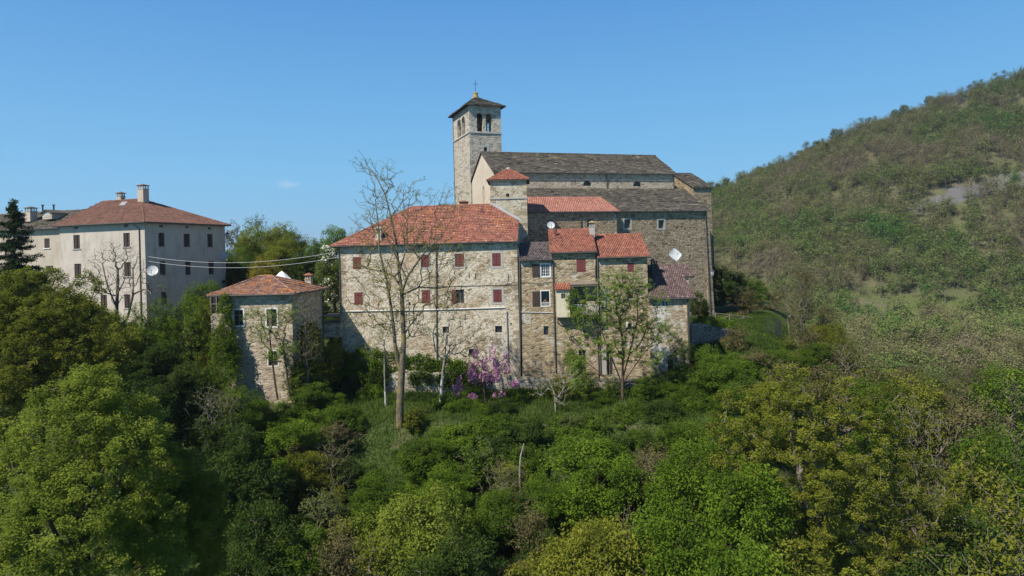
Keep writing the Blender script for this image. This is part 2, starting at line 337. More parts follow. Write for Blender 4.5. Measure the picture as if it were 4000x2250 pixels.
# ------------------------------------------------------------------ terrain
def sst(x, a, b):
    t = np.clip((x - a) / (b - a), 0, 1); return t * t * (3 - 2 * t)
RA = np.array([-3.0, -1.2, -0.6, -0.3, 0.0, 0.15, 0.30, 0.34, 0.40, 0.45, 0.525, 0.60, 0.675, 0.712, 0.75, 0.95, 1.3, 3.0])
RT = np.array([-0.06, -0.05, -0.045, -0.04, -0.01, 0.03, 0.066, 0.082, 0.106, 0.128, 0.158, 0.179, 0.203, 0.217, 0.229, 0.32, 0.38, 0.4])
_rs = np.random.RandomState(5)
_W = [(_rs.uniform(-1, 1, 2), _rs.uniform(0, 6.28)) for _ in range(14)]
def bumps(x, y, L):
    s = 0
    for i, (k, p) in enumerate(_W): s = s + np.sin((x * k[0] + y * k[1]) * 6.28 / L * (0.6 + 0.12 * i) + p)
    return s / 5.0
def ter(x, y):
    x = np.asarray(x, float); y = np.asarray(y, float)
    front = np.interp(y, [-80, 0, 20, 35, 45, 50, 58, 62, 67.0, 68.2, 70.6, 72, 80, 88, 112, 135, 175, 400, 9000],
                      [-16, -15, -13, -9, -3.2, 1.0, 7.2, 7.9, 8.2, 8.5, 8.6, 10.2, 11.7, 12.6, 12.7, 2, -10, -14, -14])
    edge = 24 + (y - 70) * 0.42
    side = sst(x, edge, edge + 20) * 20 * sst(y, 20, 60) * (1 - sst(y, 120, 190))
    near = front - side + bumps(x, y, 16) * 0.35 * (1 - sst(y, 66, 68) * 0.9)
    a = x / np.maximum(y, 30)
    tr = np.interp(a, RA, RT)
    Yr = 430.0
    ridge = 22 + tr * Yr
    prof = np.interp(y / Yr, [0.2, 0.33, 0.42, 0.50, 0.62, 0.8, 1.0, 1.15, 1.5, 2.5], [-0.35, -0.24, -0.08, -0.02, 0.22, 0.6, 1.0, 1.0, 0.6, 0.0])
    lowv = -16
    hill = lowv + (ridge - lowv) * np.clip(prof, -0.3, 1) + bumps(x, y, 90) * 2.2 * sst(y, 150, 250)
    hill = np.where(y < 90, -60, hill)
    z = np.maximum(near, hill) 
    z = np.where(y > 110, np.logaddexp(near / 2.5, hill / 2.5) * 2.5, z)
    far = sst(y, 900, 2500) * (28 + 26 * np.sin(a * 9 + 1.2) * 0.5 + bumps(x, y, 1700) * 12)
    return z + far
def T(x, y): return float(ter(x, y))
def hit(px, py, y0=30, y1=500):
    """where the ray through a pixel meets the ground"""
    r = ray(px, py); Y = np.arange(y0, y1, 0.25)
    d = CZ + r.z * Y - ter(r.x * Y, Y); i = np.argmax(d < 0)
    return float(r.x * Y[i]), float(Y[i])

def npmesh(name, V, faces_n, tint, mat, parent=None, quads=True, midx=None, mats=None):
    V = np.asarray(V, np.float32); me = bpy.data.meshes.new(name); nf = len(faces_n)
    me.vertices.add(len(V)); me.vertices.foreach_set('co', V.ravel())
    F = np.asarray(faces_n, np.int32); k = F.shape[1]
    me.loops.add(nf * k); me.loops.foreach_set('vertex_index', F.ravel())
    me.polygons.add(nf); me.polygons.foreach_set('loop_start', np.arange(nf, dtype=np.int32) * k)
    me.polygons.foreach_set('loop_total', np.full(nf, k, np.int32))
    me.update(calc_edges=True)
    if tint is not None:
        at = me.attributes.new('tint', 'FLOAT', 'FACE'); at.data.foreach_set('value', np.asarray(tint, np.float32))
    for m in (mats or [mat]): me.materials.append(m)
    if midx is not None: me.polygons.foreach_set('material_index', np.asarray(midx, np.int32))
    o = link(bpy.data.objects.new(name, me)); o.parent = parent
    return o

def make_terrain():
    ys = np.concatenate([np.arange(-60, 20, 4), np.arange(20, 120, 1.0), np.arange(120, 560, 5), np.geomspace(560, 5200, 50)])
    al = np.sin(np.linspace(-1, 1, 331) * math.pi / 2 * 0.98) * 0 + np.linspace(-1.35, 1.35, 331)
    A, Y = np.meshgrid(al, ys); X = A * (Y + 90)
    Z = np.maximum(ter(X, Y), -70)
    V = np.stack([X, Y, Z], -1).reshape(-1, 3); n, m = A.shape
    i = np.arange(n - 1)[:, None] * m + np.arange(m - 1)[None, :]
    F = np.stack([i, i + 1, i + m + 1, i + m], -1).reshape(-1, 4)
    N = Nt('ground_cover', 1.0, 0.05); co = N.coord()
    g = N.noise(co, 0.35, 8, 0.7); b = N.noise(co, 0.03, 6, 0.65); f = N.noise(co, 3, 6, 0.7)
    grass = N.mix(f, (0.03, 0.048, 0.012), (0.075, 0.105, 0.028))
    dirt = N.mix(f, (0.10, 0.075, 0.045), (0.2, 0.16, 0.1))
    rock = N.mix(f, (0.16, 0.15, 0.15), (0.3, 0.29, 0.28))
    c = N.mix(N.ramp(g, [(0.5, 0.0), (0.66, 0.6)]), grass, dirt)
    sep = N.n.new('ShaderNodeSeparateXYZ'); N.l.new(co, sep.inputs[0])
    farm = N.ramp(N.mth('DIVIDE', sep.outputs[1], 600.0), [(0.2, 0.0), (0.3, 1.0)])
    hillc = N.mix(N.ramp(b, [(0.4, 0.0), (0.6, 1.0)]), (0.11, 0.098, 0.055), (0.085, 0.10, 0.042))
    hillc = N.mix(N.ramp(g, [(0.5, 0.0), (0.7, 0.5)]), hillc, (0.17, 0.135, 0.09))
    c = N.mix(farm, c, hillc)
    # bare meadow terraces and a grey scree, where the slope has them
    for (mx_, my_, rx, ry, colr, hard) in SPOTS:
        n = N.n.new('ShaderNodeVectorMath'); n.operation = 'DISTANCE'
        mp = N.scale(co, (1 / rx, 1 / ry, 0)); N.l.new(mp, n.inputs[0]); n.inputs[1].default_value = (mx_ / rx, my_ / ry, 0)
        d = N.mth('ADD', n.outputs['Value'], N.mth('MULTIPLY', N.mth('SUBTRACT', N.noise(co, 0.13, 8, 0.8), 0.5), 2.6))
        c = N.mix(N.ramp(d, [(0.75, 1.0), (1.05, 0.0)]), c, N.mix(f, lerp3(colr, (0, 0, 0), 0.35), colr))
    N.bump(f, 0.6, 0.15)
    o = npmesh('ground', V, F, None, N.color(c)); o['kind'] = 'structure'
    for p in (0,): o.data.polygons.foreach_set('use_smooth', [True] * len(F))
SPOTS = []
def spot(px, py, rx, ry, colr):
    x, y = hit(px, py, 110, 440); SPOTS.append((x, y, rx, ry, colr, 0)); return x, y
spot(3600, 1190, 22, 6, (0.11, 0.13, 0.045)); spot(3450, 1130, 16, 4, (0.10, 0.11, 0.045))
spot(3390, 1215, 7, 9, (0.16, 0.135, 0.09)); spot(3720, 1225, 10, 4, (0.13, 0.13, 0.055))
spot(3840, 735, 24, 8, (0.15, 0.145, 0.145)); spot(3700, 780, 20, 6, (0.15, 0.145, 0.145)); spot(3520, 745, 9, 4, (0.13, 0.11, 0.075)); spot(3080, 670, 9, 4, (0.13, 0.11, 0.075))
make_terrain()

# ------------------------------------------------------------------ building helpers
def tiles(mb, poly, row=0.36, col=0.26, th=0.06, arch=0.03, jit=0.012, seed=0, wj=0.0, sag=0.0):
    rng = random.Random(seed)
    n = (poly[1] - poly[0]).cross(poly[2] - poly[1]).normalized()
    if n.z < 0: n = -n
    e = Vector((0, 0, 1)).cross(n).normalized(); w = n.cross(e)
    o = poly[0]
    P2 = [((p - o).dot(e), (p - o).dot(w)) for p in poly]
    v0 = min(p[1] for p in P2); v1 = max(p[1] for p in P2)
    k = 0; v = v0
    while v < v1 - 0.05:
        vm = v + row * 0.45; xs = []
        for (a, b), (c, d) in zip(P2, P2[1:] + P2[:1]):
            if (b - vm) * (d - vm) < 0: xs.append(a + (c - a) * (vm - b) / (d - b))
        xs.sort(); rowt = rng.uniform(-0.06, 0.06)
        for ua, ub in zip(xs[::2], xs[1::2]):
            u = ua - (0.5 * col if k % 2 else 0)
            while u < ub:
                cw = col * (1 + rng.uniform(-wj, wj)); a = max(u, ua); b = min(u + cw, ub); u += cw
                if b - a < 0.05: continue
                j = lambda: rng.uniform(-jit, jit)
                dv = rng.uniform(-jit, jit) * 2; lift = th + j() + sag * math.sin(a * 0.9 + k * 0.3)
                lo = lambda uu, h: o + e * uu + w * (v + dv) + n * (lift + h)
                hi = lambda uu, h: o + e * uu + w * (min(v + row * 1.12, v1 + 0.02)) + n * (0.012 + h + sag * math.sin(a * 0.9 + k * 0.3))
                bt = lambda uu: o + e * uu + w * (v + dv) + n * (0.0)
                mb.tint = min(1, max(0, rng.gauss(0.5, 0.2) + rowt))
                g = 0.012
                if arch > 0:
                    t = (j(), j()); us = [a + g, a + (b - a) * 0.3, a + (b - a) * 0.7, b - g]; hs = [0, arch, arch, 0]
                    for q in range(3):
                        mb.face(lo(us[q], hs[q] + t[0]), lo(us[q + 1], hs[q + 1] + t[0]), hi(us[q + 1], hs[q + 1]), hi(us[q], hs[q]))
                        mb.face(bt(us[q]), bt(us[q + 1]), lo(us[q + 1], hs[q + 1] + t[0]), lo(us[q], hs[q] + t[0]))
                else:
                    ta, tb = j(), j()
                    A, B, C, D = lo(a + g, ta), lo(b - g, tb), hi(b - g, 0), hi(a + g, 0)
                    mb.face(A, B, C, D); mb.face(bt(a + g), bt(b - g), B, A); mb.face(D, hi(a + g, -0.02), bt(a + g), A)
                    mb.face(B, bt(b - g), hi(b - g, -0.02), C)
        v += row * (1 + rng.uniform(-wj, wj) * 0.3); k += 1
def ridge(mb, a, b, r=0.11, seg=0.38, seed=0):
    rng = random.Random(seed); L = (b - a).length; n = max(1, int(L / seg)); d = (b - a) / n
    for i in range(n):
        mb.tint = min(1, max(0, rng.gauss(0.55, 0.2)))
        p = a + d * i; j = Vector((rng.uniform(-.01, .01), rng.uniform(-.01, .01), rng.uniform(-.01, .015)))
        mb.tube([p + j, p + d * 1.06 + j], r * 1.08, 7, r * 0.9)
KINDS_T = dict(red=dict(row=0.36, col=0.30, th=0.06, arch=0.02, jit=0.018, wj=0.08, sag=0.03), pan=dict(row=0.38, col=0.24, th=0.05, arch=0.05, jit=0.006),
               slab=dict(row=0.24, col=0.5, th=0.055, arch=0, jit=0.022, wj=0.45, sag=0.035))
def roof(root, planes, mat, kind='pan', lines=(), name='roof', seed=1, th=0.12, eave=True, rr=0.11, topth=0.0):
    mb = MB()
    for i, pl in enumerate(planes): tiles(mb, pl, seed=seed * 31 + i, **KINDS_T[kind])
    for i, (a, b) in enumerate(lines): ridge(mb, a, b, rr, seed=seed + i)
    r = build(name, mb, mat, root)
    eb = MB()
    for pl in planes: eb.slab(pl, th)
    build('eave', eb, MT['eave'], r)
    return r
def panel(mb, fr, s0, s1, z0, z1, ops=(), dep=0.25, arches=()):
    """rectangular wall panel in a frame with real openings; ops = (s0, s1, z0, z1, arched)"""
    S = sorted({s0, s1, *[o[0] for o in ops], *[o[1] for o in ops]}); Z = sorted({z0, z1, *[o[2] for o in ops], *[o[3] for o in ops]})
    S = [s for s in S if s0 - 1e-6 <= s <= s1 + 1e-6]; Z = [z for z in Z if z0 - 1e-6 <= z <= z1 + 1e-6]
    for a, b in zip(S, S[1:]):
        for c, d in zip(Z, Z[1:]):
            m, q = (a + b) / 2, (c + d) / 2
            if any(o[0] < m < o[1] and o[2] < q < o[3] for o in ops): continue
            mb.face(fr.pt(a, c), fr.pt(b, c), fr.pt(b, d), fr.pt(a, d))
    for o in ops:
        a, b, c, d = o[:4]; arch = len(o) > 4 and o[4]
        if not arch: ring = [(a, c), (b, c), (b, d), (a, d)]
        else:
            r = (b - a) / 2; zc = max(d - r, c); K = 8; m = (a + b) / 2; rv = d - zc
            arc = [(m + r * math.cos(math.pi * i / K), zc + rv * math.sin(math.pi * i / K)) for i in range(K + 1)]
            ring = ([(a, c), (b, c)] if zc > c + 1e-4 else []) + arc
            for i in range(K):
                corner = (b, d) if i < K / 2 else (a, d)
                mb.face(fr.pt(*arc[i + 1]), fr.pt(*arc[i]), fr.pt(*corner))
            mb.face(fr.pt(a, d), fr.pt(*arc[K // 2]), fr.pt(b, d))
        for p, q in zip(ring, ring[1:] + ring[:1]):
            mb.face(fr.pt(*q), fr.pt(*p), fr.pt(p[0], p[1], -dep), fr.pt(q[0], q[1], -dep))
def pane(root, fr, o, dep=0.22, mat=None, bars=0, frame=None, sill=None, surround=None, sur_w=0.16, label=None):
    a, b, c, d = o[:4]; mb = MB(); mb.fbox(fr, a - 0.02, b + 0.02, c - 0.02, d + 0.02, -dep - 0.04, -dep)
    w = build('window', mb, mat or MT['pane'], root)
    if frame:
        f = MB(); t = 0.055; o1 = -dep + 0.05
        f.fbox(fr, a, a + t, c, d, -dep, o1); f.fbox(fr, b - t, b, c, d, -dep, o1)
        f.fbox(fr, a + t, b - t, c, c + t, -dep, o1); f.fbox(fr, a + t, b - t, d - t, d, -dep, o1); f.fbox(fr, (a + b) / 2 - .025, (a + b) / 2 + .025, c + t, d - t, -dep, o1 - .01)
        for k in range(bars):
            z = c + (d - c) * (k + 1) / (bars + 1); f.fbox(fr, a + t, b - t, z - .015, z + .015, -dep, o1 - .02)
        build('frame', f, frame, w)
    if sill: f = MB(); f.fbox(fr, a - 0.15, b + 0.15, c - 0.1, c - 0.003, -0.1, 0.1); build('sill', f, sill, w)
    if surround:
        f = MB(); t = sur_w
        f.fbox(fr, a - t, a - .004, c - t, d + t, -0.1, 0.025); f.fbox(fr, b + .004, b + t, c - t, d + t, -0.1, 0.025)
        f.fbox(fr, a - .004, b + .004, c - t, c - .004, -0.1, 0.028); f.fbox(fr, a - .004, b + .004, d + .004, d + t, -0.1, 0.028)
        build('surround', f, surround, w)
    return w
def shutter_mesh(fr, a, b, c, d, o0, o1):
    f = MB(); n = 3; w = (b - a) / n
    for k in range(n): f.fbox(fr, a + w * k + .006, a + w * (k + 1) - .006, c, d, o0, o1 + (0.004 if k == 1 else 0))
    for z in (c + (d - c) * .18, c + (d - c) * .8): f.fbox(fr, a + .02, b - .02, z - .04, z + .04, o1 + .006, o1 + .02)
    return f
def shutters(root, fr, o, mat, out=0.0, surround=None, sill=None, sur_w=0.16, dep=0.2):
    a, b, c, d = o[:4]; w = pane(root, fr, o, dep, surround=surround, sill=sill, sur_w=sur_w); m = (a + b) / 2
    for p, q in ((a + .01, m - .01), (m + .01, b - .01)):
        build('shutter', shutter_mesh(fr, p, q, c + .02, d - .02, -0.05 + out, -0.015 + out), mat, w)
    return w
def sides(mb, fr, s0, s1, z0, z1, dep):
    a, b, c, d = fr.pt(s0, 0), fr.pt(s1, 0), fr.pt(s1, 0, -dep), fr.pt(s0, 0, -dep); up = Vector((0, 0, 1))
    for p, q in ((b, c), (c, d), (d, a)): mb.face(p + up * z0, q + up * z0, q + up * z1, p + up * z1)
def pipe(root, pts, r=0.05, mat=None, name='downpipe', n=6):
    m = MB(); m.tube(pts, r, n); return build(name, m, mat or MT['pipe'], root, smooth=True)
def hip(fr, s0, s1, ze, dep, ov, r1, r2, zr, dr):
    """hip roof planes: ridge from s=r1 to s=r2 at depth dr"""
    z = ze
    FL, FR, BR, BL = fr.pt(s0 - ov, z, ov), fr.pt(s1 + ov, z, ov), fr.pt(s1 + ov, z, -dep - ov), fr.pt(s0 - ov, z, -dep - ov)
    A, B = fr.pt(r1, zr, -dr), fr.pt(r2, zr, -dr)
    return [[FL, FR, B, A], [FR, BR, B], [BR, BL, A, B], [BL, FL, A]], [(A, B), (FL, A), (FR, B), (BR, B), (BL, A)]
def chimney(root, fr, s, z0, z1, out, w=0.6, mat=None, cap=None, louvre=True, name='chimney'):
    """stack with vent slots and a small tiled cap"""
    m = MB(); h = w / 2; zt = z1 - 0.55 if louvre else z1 - .1
    m.fbox(fr, s - h, s + h, z0, zt, out - h, out + h); m.fbox(fr, s - h - .05, s + h + .05, zt, zt + .06, out - h - .05, out + h + .05)
    if louvre:
        for dx in (-h + .06, 0, h - .06):
            for dy in (-h + .06, h - .06): m.fbox(fr, s + dx - .05, s + dx + .05, zt + .06, z1 - .1, out + dy - .05, out + dy + .05)
    c = build(name, m, mat or MT['surround'], root)
    m = MB(); e = h + .12; top = fr.pt(s, z1 + .12, out); k = [fr.pt(s - e, z1 - .08, out + e), fr.pt(s + e, z1 - .08, out + e), fr.pt(s + e, z1 - .08, out - e), fr.pt(s - e, z1 - .08, out - e)]
    m.box8([p - Vector((0, 0, .04)) for p in k] + k)
    for i in range(4): m.face(k[i] + Vector((0, 0, .004)), k[(i + 1) % 4] + Vector((0, 0, .004)), top)
    build('chimney_cap', m, cap or MT['red'], c)
    return c
def gutter(root, a, b, r=0.06): pipe(root, [a, b], r, MT['pipe'], 'gutter')

# ================================================================== PALAZZO (left)
PF = Frame(P(564, 862, 78)[:2], -18); PR = Frame(PF.o[:2], 72)
pz = PF.Z(564, 868); pl = PF.S(232, 882); pdep = PR.S(878, 883)
pal = empty('palace', PF.pt(pl / 2, 9.5, -pdep / 2), 'large plastered four-storey palace with brown hipped roof and two chimneys', 'building')
opsF = [PF.rect(*r) for r in ((287, 312, 918, 972), (482, 507, 910, 964), (291, 317, 1030, 1087), (485, 511, 1024, 1080), (393, 418, 1152, 1204), (486, 510, 1150, 1204), (300, 324, 1152, 1206), (398, 424, 1276, 1328), (497, 520, 1276, 1330))]
ventF = [PF.rect(*r) for r in ((290, 307, 885, 894), (484, 502, 876, 887))]
opsR = [PR.rect(*r) for r in ((619, 643, 909, 963), (718, 742, 913, 964), (810, 831, 914, 965), (624, 647, 1020, 1074), (724, 745, 1020, 1073), (815, 836, 1020, 1071), (630, 652, 1140, 1190), (728, 750, 1140, 1190))]
ventR = [PR.rect(*r) for r in ((621, 637, 879, 888), (725, 736, 883, 891), (812, 824, 887, 896))]
m = MB(); panel(m, PF, pl, 0, 6, pz, opsF + ventF, 0.22); panel(m, PR, 0, pdep, 6, pz, opsR + ventR, 0.22)
PB = Frame(PR.pt(pdep, 0)[:2], 162); m.face(*[PB.pt(a, z) for a, z in ((0, 6), (-pl, 6), (-pl, pz), (0, pz))])
PL_ = Frame(PB.pt(-pl, 0)[:2], 252); m.face(*[PL_.pt(a, z) for a, z in ((0, 6), (pdep, 6), (pdep, pz), (0, pz))])
build('wall', m, MT['palazzo'], pal)
for o in opsF:
    w = pane(pal, PF, o, sill=MT['surround'], surround=None)
    build('shutter', shutter_mesh(PF, o[0] + .01, (o[0] + o[1]) / 2 - .06, o[2] + .02, o[3] - .02, -.12, -.09), MT['shutter2'], w)
    build('shutter', shutter_mesh(PF, (o[0] + o[1]) / 2 + .06, o[1] - .01, o[2] + .02, o[3] - .02, -.12, -.09), MT['shutter2'], w)
for o in opsR:
    w = pane(pal, PR, o, sill=MT['surround'])
    build('shutter', shutter_mesh(PR, o[0] + .01, (o[0] + o[1]) / 2 - .05, o[2] + .02, o[3] - .02, -.12, -.09), MT['shutter2'], w)
    build('shutter', shutter_mesh(PR, (o[0] + o[1]) / 2 + .05, o[1] - .01, o[2] + .02, o[3] - .02, -.12, -.09), MT['shutter2'], w)
for o in ventF: m = MB(); m.fbox(PF, o[0], o[1], o[2], o[3], -.2, -.16); build('vent', m, MT['pane'], pal)
for o in ventR: m = MB(); m.fbox(PR, o[0], o[1], o[2], o[3], -.2, -.16); build('vent', m, MT['pane'], pal)
fr2 = PF.shift(pdep / 2); r1 = fr2.S(404, 784); r2, zr = fr2.uv(552, 778)
pls, lns = hip(PF, pl, 0, pz, pdep, 0.55, r1, min(r2, -0.8), zr, pdep / 2)
roof(pal, pls, MT['brown'], 'pan', lns, seed=2)
gutter(pal, PF.pt(pl - .5, pz - .02, .62), PF.pt(.6, pz - .02, .62)); gutter(pal, PR.pt(-.5, pz - .02, .62), PR.pt(pdep + .5, pz - .02, .62))
q = PF.S(548, 1000); pipe(pal, [PF.pt(q - .4, pz - .1, .6), PF.pt(q, pz - .7, .09), PF.pt(q, 9, .09)], .06)
c2 = PF.shift(pdep / 2 - .6); chimney(pal, c2, c2.S(559, 740), zr - 1.2, c2.Z(559, 722), 0, .9, MT['palazzo2'], MT['brown'])
c2 = PF.shift(pdep / 2 + .8); chimney(pal, c2, c2.S(472, 760), zr - 1, c2.Z(472, 752), 0, 0.7, MT['palazzo2'], MT['brown'])
# skylight lying in the front slope
A, B, C_ = pls[0][0], pls[0][1], pls[0][2]; nn = (B - A).cross(C_ - B).normalized(); nn = nn if nn.z > 0 else -nn
def onpl(px, py, lift=0.1):
    r = ray(px, py); k = (A - CAM).dot(nn) / r.dot(nn); return CAM + r * k + nn * lift
m = MB(); qd = [onpl(465, 805), onpl(487, 804), onpl(500, 790), onpl(478, 791)]; m.box8([p - nn * .12 for p in qd] + qd); build('skylight', m, MT['lead'], pal)
# wing with stone slab roof
WF = Frame(PF.pt(pl, 0, -0.9)[:2], -18); wz = WF.Z(190, 893); wl0 = WF.S(-330, 900)
wing = empty('palace_wing', WF.pt(wl0 / 2, 10, -5), 'plastered house with grey stone slab roof joined to the palace', 'building')
wo_ = [WF.rect(173, 194, 931, 969), WF.rect(178, 209, 1038, 1070), WF.rect(60, 84, 935, 972), WF.rect(-60, -36, 938, 975)]
m = MB(); panel(m, WF, wl0, -0.003, 6, wz, wo_, .2); sides(m, WF, wl0, -0.003, 6, wz, 9); build('wall', m, MT['palazzo2'], wing)
for o in wo_: shutters(wing, WF, o, MT['shutter2'], sill=MT['whitetrim'])
wr = WF.shift(4.5); wzr = wr.Z(300, 822)
A_, B_, C3, D3 = WF.pt(wl0 - .5, wz, .5), WF.pt(-.06, wz, .5), WF.pt(-.06, wzr, -4.5), WF.pt(wl0 - .5, wzr, -4.5)
E3, F3 = WF.pt(-.06, wz, -9.5), WF.pt(wl0 - .5, wz, -9.5)
roof(wing, [[A_, B_, C3, D3], [E3, F3, D3, C3]], MT['slate'], 'slab', [(D3, C3)], seed=4)
gutter(wing, WF.pt(wl0 - .5, wz - .03, .57), WF.pt(-.2, wz - .03, .57))
c2 = WF.shift(1.6); chimney(wing, c2, c2.S(121, 830), c2.Z(121, 866), c2.Z(121, 810), 0, .95, MT['palazzo2'], MT['slate'])
c2 = WF.shift(1.2); o = c2.rect(166, 202, 820, 856)
m = MB(); m.fbox(c2, o[0], o[1], o[2], o[3] - .3, -2.5, 0)
m.face(c2.pt(o[0], o[3] - .3, 0), c2.pt(o[1], o[3] - .3, 0), c2.pt((o[0] + o[1]) / 2, o[3], 0)); dm = build('dormer', m, MT['palazzo2'], wing)
m = MB(); mm = (o[0] + o[1]) / 2
m.slab([c2.pt(o[0] - .25, o[3] - .38, .25), c2.pt(mm, o[3] + .06, .25), c2.pt(mm, o[3] + .06, -3), c2.pt(o[0] - .25, o[3] - .38, -3)], .08)
m.slab([c2.pt(mm, o[3] + .06, .25), c2.pt(o[1] + .25, o[3] - .38, .25), c2.pt(o[1] + .25, o[3] - .38, -3), c2.pt(mm, o[3] + .06, -3)], .08)
build('dormer_roof', m, MT['slate'], dm)
m = MB(); m.fbox(c2, o[0] + .25, o[1] - .25, o[2] + .25, o[3] - .4, .0, .03); m2 = build('dormer_window', m, MT['surround'], dm)
for pxx in (167, 210):
    c3 = WF.shift(3.8); m = MB(); b = c3.pt(c3.S(pxx, 820), c3.Z(pxx, 830)); t = c3.pt(c3.S(pxx, 820), c3.Z(pxx, 803))
    m.tube([b, t], .1, 8); m.tube([t, t + Vector((0, 0, .12))], .17, 8); build('flue', m, MT['iron'], wing)

# ================================================================== LONG HOUSE
HF = Frame(P(2020, 990, 70)[:2], -4)
hz = HF.Z(1680, 952); hl = HF.S(1324, 1000); hdep = 13.0
house = empty('long_stone_house', HF.pt(hl / 2, 9, -6), 'long pale stone house with red hipped roof and oxblood shutters', 'building')
sh = [HF.rect(*r) for r in ((1378, 1410, 1004, 1052), (1644, 1677, 995, 1045), (1778, 1812, 991, 1042), (1923, 1956, 989, 1040), (1384, 1417, 1142, 1191), (1648, 1681, 1133, 1186), (1927, 1960, 1131, 1181))]
half = HF.rect(1781, 1813, 1131, 1185)
small = [HF.rect(*r) for r in ((1729, 1754, 1276, 1301), (1934, 1961, 1273, 1299), (1831, 1852, 1363, 1387), (1596, 1604, 1180, 1191), (1993, 2000, 1262, 1268))]
m = MB(); panel(m, HF, hl, 0, 6, hz, sh + [half] + small, .25); sides(m, HF, hl, 0, 6, hz, hdep)
build('wall', m, MT['house'], house)
for k, o in enumerate(sh): shutters(house, HF, o, MT['shutter'], surround=MT['surround'] if k in (1, 2, 3, 6) else None, sur_w=.22 if k in (3, 6) else .14)
w = pane(house, HF, half, frame=MT['wood']); build('shutter', shutter_mesh(HF, half[0] - .45, half[0] - .02, half[2], half[3], .02, .05), MT['shutter'], w)
for o in small: pane(house, HF, o, .24)
hr = HF.shift(hdep / 2); rL = hr.S(1612, 808); rR, hzr = hr.uv(1913, 799)
ov = .45
FL, FR = HF.pt(hl - .8, hz, ov), HF.pt(.12, hz, ov); Ar, Br = HF.pt(rL, hzr, -hdep / 2), HF.pt(rR, hzr, -hdep / 2)
slope = (hzr - hz) / (hdep / 2 + ov)
dv = 3.1; VR = HF.pt(.12, hz + slope * (dv + ov), -dv)
BL, BR = HF.pt(hl - .8, hz, -hdep - ov), HF.pt(.12, hz, -hdep - ov); VB = HF.pt(.12, hz + slope * (dv + ov), -hdep + dv)
roof(house, [[FL, FR, VR, Br, Ar], [BR, BL, Ar, Br, VB], [BL, FL, Ar]], MT['red'], 'red', [(Ar, Br), (FL, Ar), (BL, Ar)], seed=7)
# raised grey end wall and flashing strip by the square tower
m = MB(); m.face(VR - Vector((0, 0, .15)), VB - Vector((0, 0, .15)), Br - Vector((0, 0, .15))); m.face(*[HF.pt(.0, z, -d) for z, d in ((hz, 0), (hz, hdep), (hz + slope * (dv + ov) - .15, hdep - dv), (hz + slope * (dv + ov) - .15, dv))])
build('end_wall', m, MT['greyplaster'], house)
m = MB(); d_ = (Br - VR); up = Vector((0, 0, .10)); sd = HF.d * .32
m.box8([VR + up * .3, VR + sd + up * .3, Br + sd + up * .3, Br + up * .3, VR + up * 1.6, VR + sd + up * 1.6, Br + sd + up * 1.6, Br + up * 1.6]); build('flashing', m, MT['lead'], house)
gutter(house, HF.pt(hl - .6, hz - .03, ov + .07), HF.pt(.1, hz - .03, ov + .07))
for (xa, ya, xb, yb) in ((1325, 966, 1336, 1380), (1704, 966, 1707, 1400), (1979, 1215, 1986, 1430)):
    pipe(house, [HF.pt(*HF.uv(xa, ya), .09), HF.pt(*HF.uv(xb, yb), .09)], .06, MT['pipe'] if xa != 1979 else MT['lead'])
pipe(house, [HF.pt(*HF.uv(2022, 950), .1), HF.pt(*HF.uv(2029, 1010), .1), HF.pt(*HF.uv(2034, 1470), .1)], .075)
pipe(house, [HF.pt(*HF.uv(1338, 1216), .08), HF.pt(*HF.uv(1640, 1211), .08), HF.pt(*HF.uv(1973, 1201), .08), HF.pt(*HF.uv(1979, 1217), .08)], .05, MT['whitetrim'], 'service_pipe')
pipe(house, [HF.pt(*HF.uv(1640, 1122), .04), HF.pt(*HF.uv(1900, 1115), .04), HF.pt(*HF.uv(2018, 1112), .04)], .02, MT['iron'], 'cable')
c2 = HF.shift(.7); chimney(house, c2, c2.S(1480, 900), c2.Z(1480, 955), c2.Z(1480, 889), 0, .62, MT['pigeon'], MT['surround'])
c2 = HF.shift(hdep / 2 + 1.2); chimney(house, c2, c2.S(1812, 790), hzr - 1.5, c2.Z(1812, 786), 0, .9, MT['brown'], MT['brown'], louvre=False)
for (x, y) in ((1832, 1075), (1857, 1078), (1986, 1085), (2008, 1088), (1652, 1235), (1817, 1238)):   # iron wall ties
    m = MB(); s, z = HF.uv(x, y); m.fbox(HF, s - .03, s + .03, z - .3, z + .3, 0, .04); build('wall_tie', m, MT['iron'], house)

# ================================================================== SQUARE PIGEON TOWER
GF = Frame(P(1985, 800, 77)[:2], -1); g0 = GF.S(1915, 740); g1 = GF.S(2057, 740); gz = GF.Z(1985, 703)
pig = empty('square_tower', GF.pt((g0 + g1) / 2, 14, -2), 'short square stone tower with red pyramid roof rising behind the long house', 'tower')
go = GF.rect(1977, 1989, 756, 768); m = MB(); panel(m, GF, g0, g1, 12, gz, [go], .3); sides(m, GF, g0, g1, 12, gz, g1 - g0); build('wall', m, MT['pigeon'], pig)
pane(pig, GF, go, .28)
zc = GF.Z(1985, 775); m = MB(); m.fbox(GF, g0 - .1, g1 + .1, zc - .07, zc + .07, -(g1 - g0) - .1, .1); build('string_course', m, MT['surround'], pig)
gw = g1 - g0; gr = GF.shift(gw / 2); gp = gr.Z(1992, 660)
pls, lns = hip(GF, g0, g1, gz, gw, .35, (g0 + g1) / 2 - .05, (g0 + g1) / 2 + .05, gp, gw / 2)
roof(pig, pls, MT['red2'], 'pan', lns[1:], seed=9); m = MB(); m.lathe(GF.pt((g0 + g1) / 2, gp, -gw / 2), [(.3, -.05), (.25, .12), (0.02, .2)], 8); build('cap_stone', m, MT['surround'], pig)

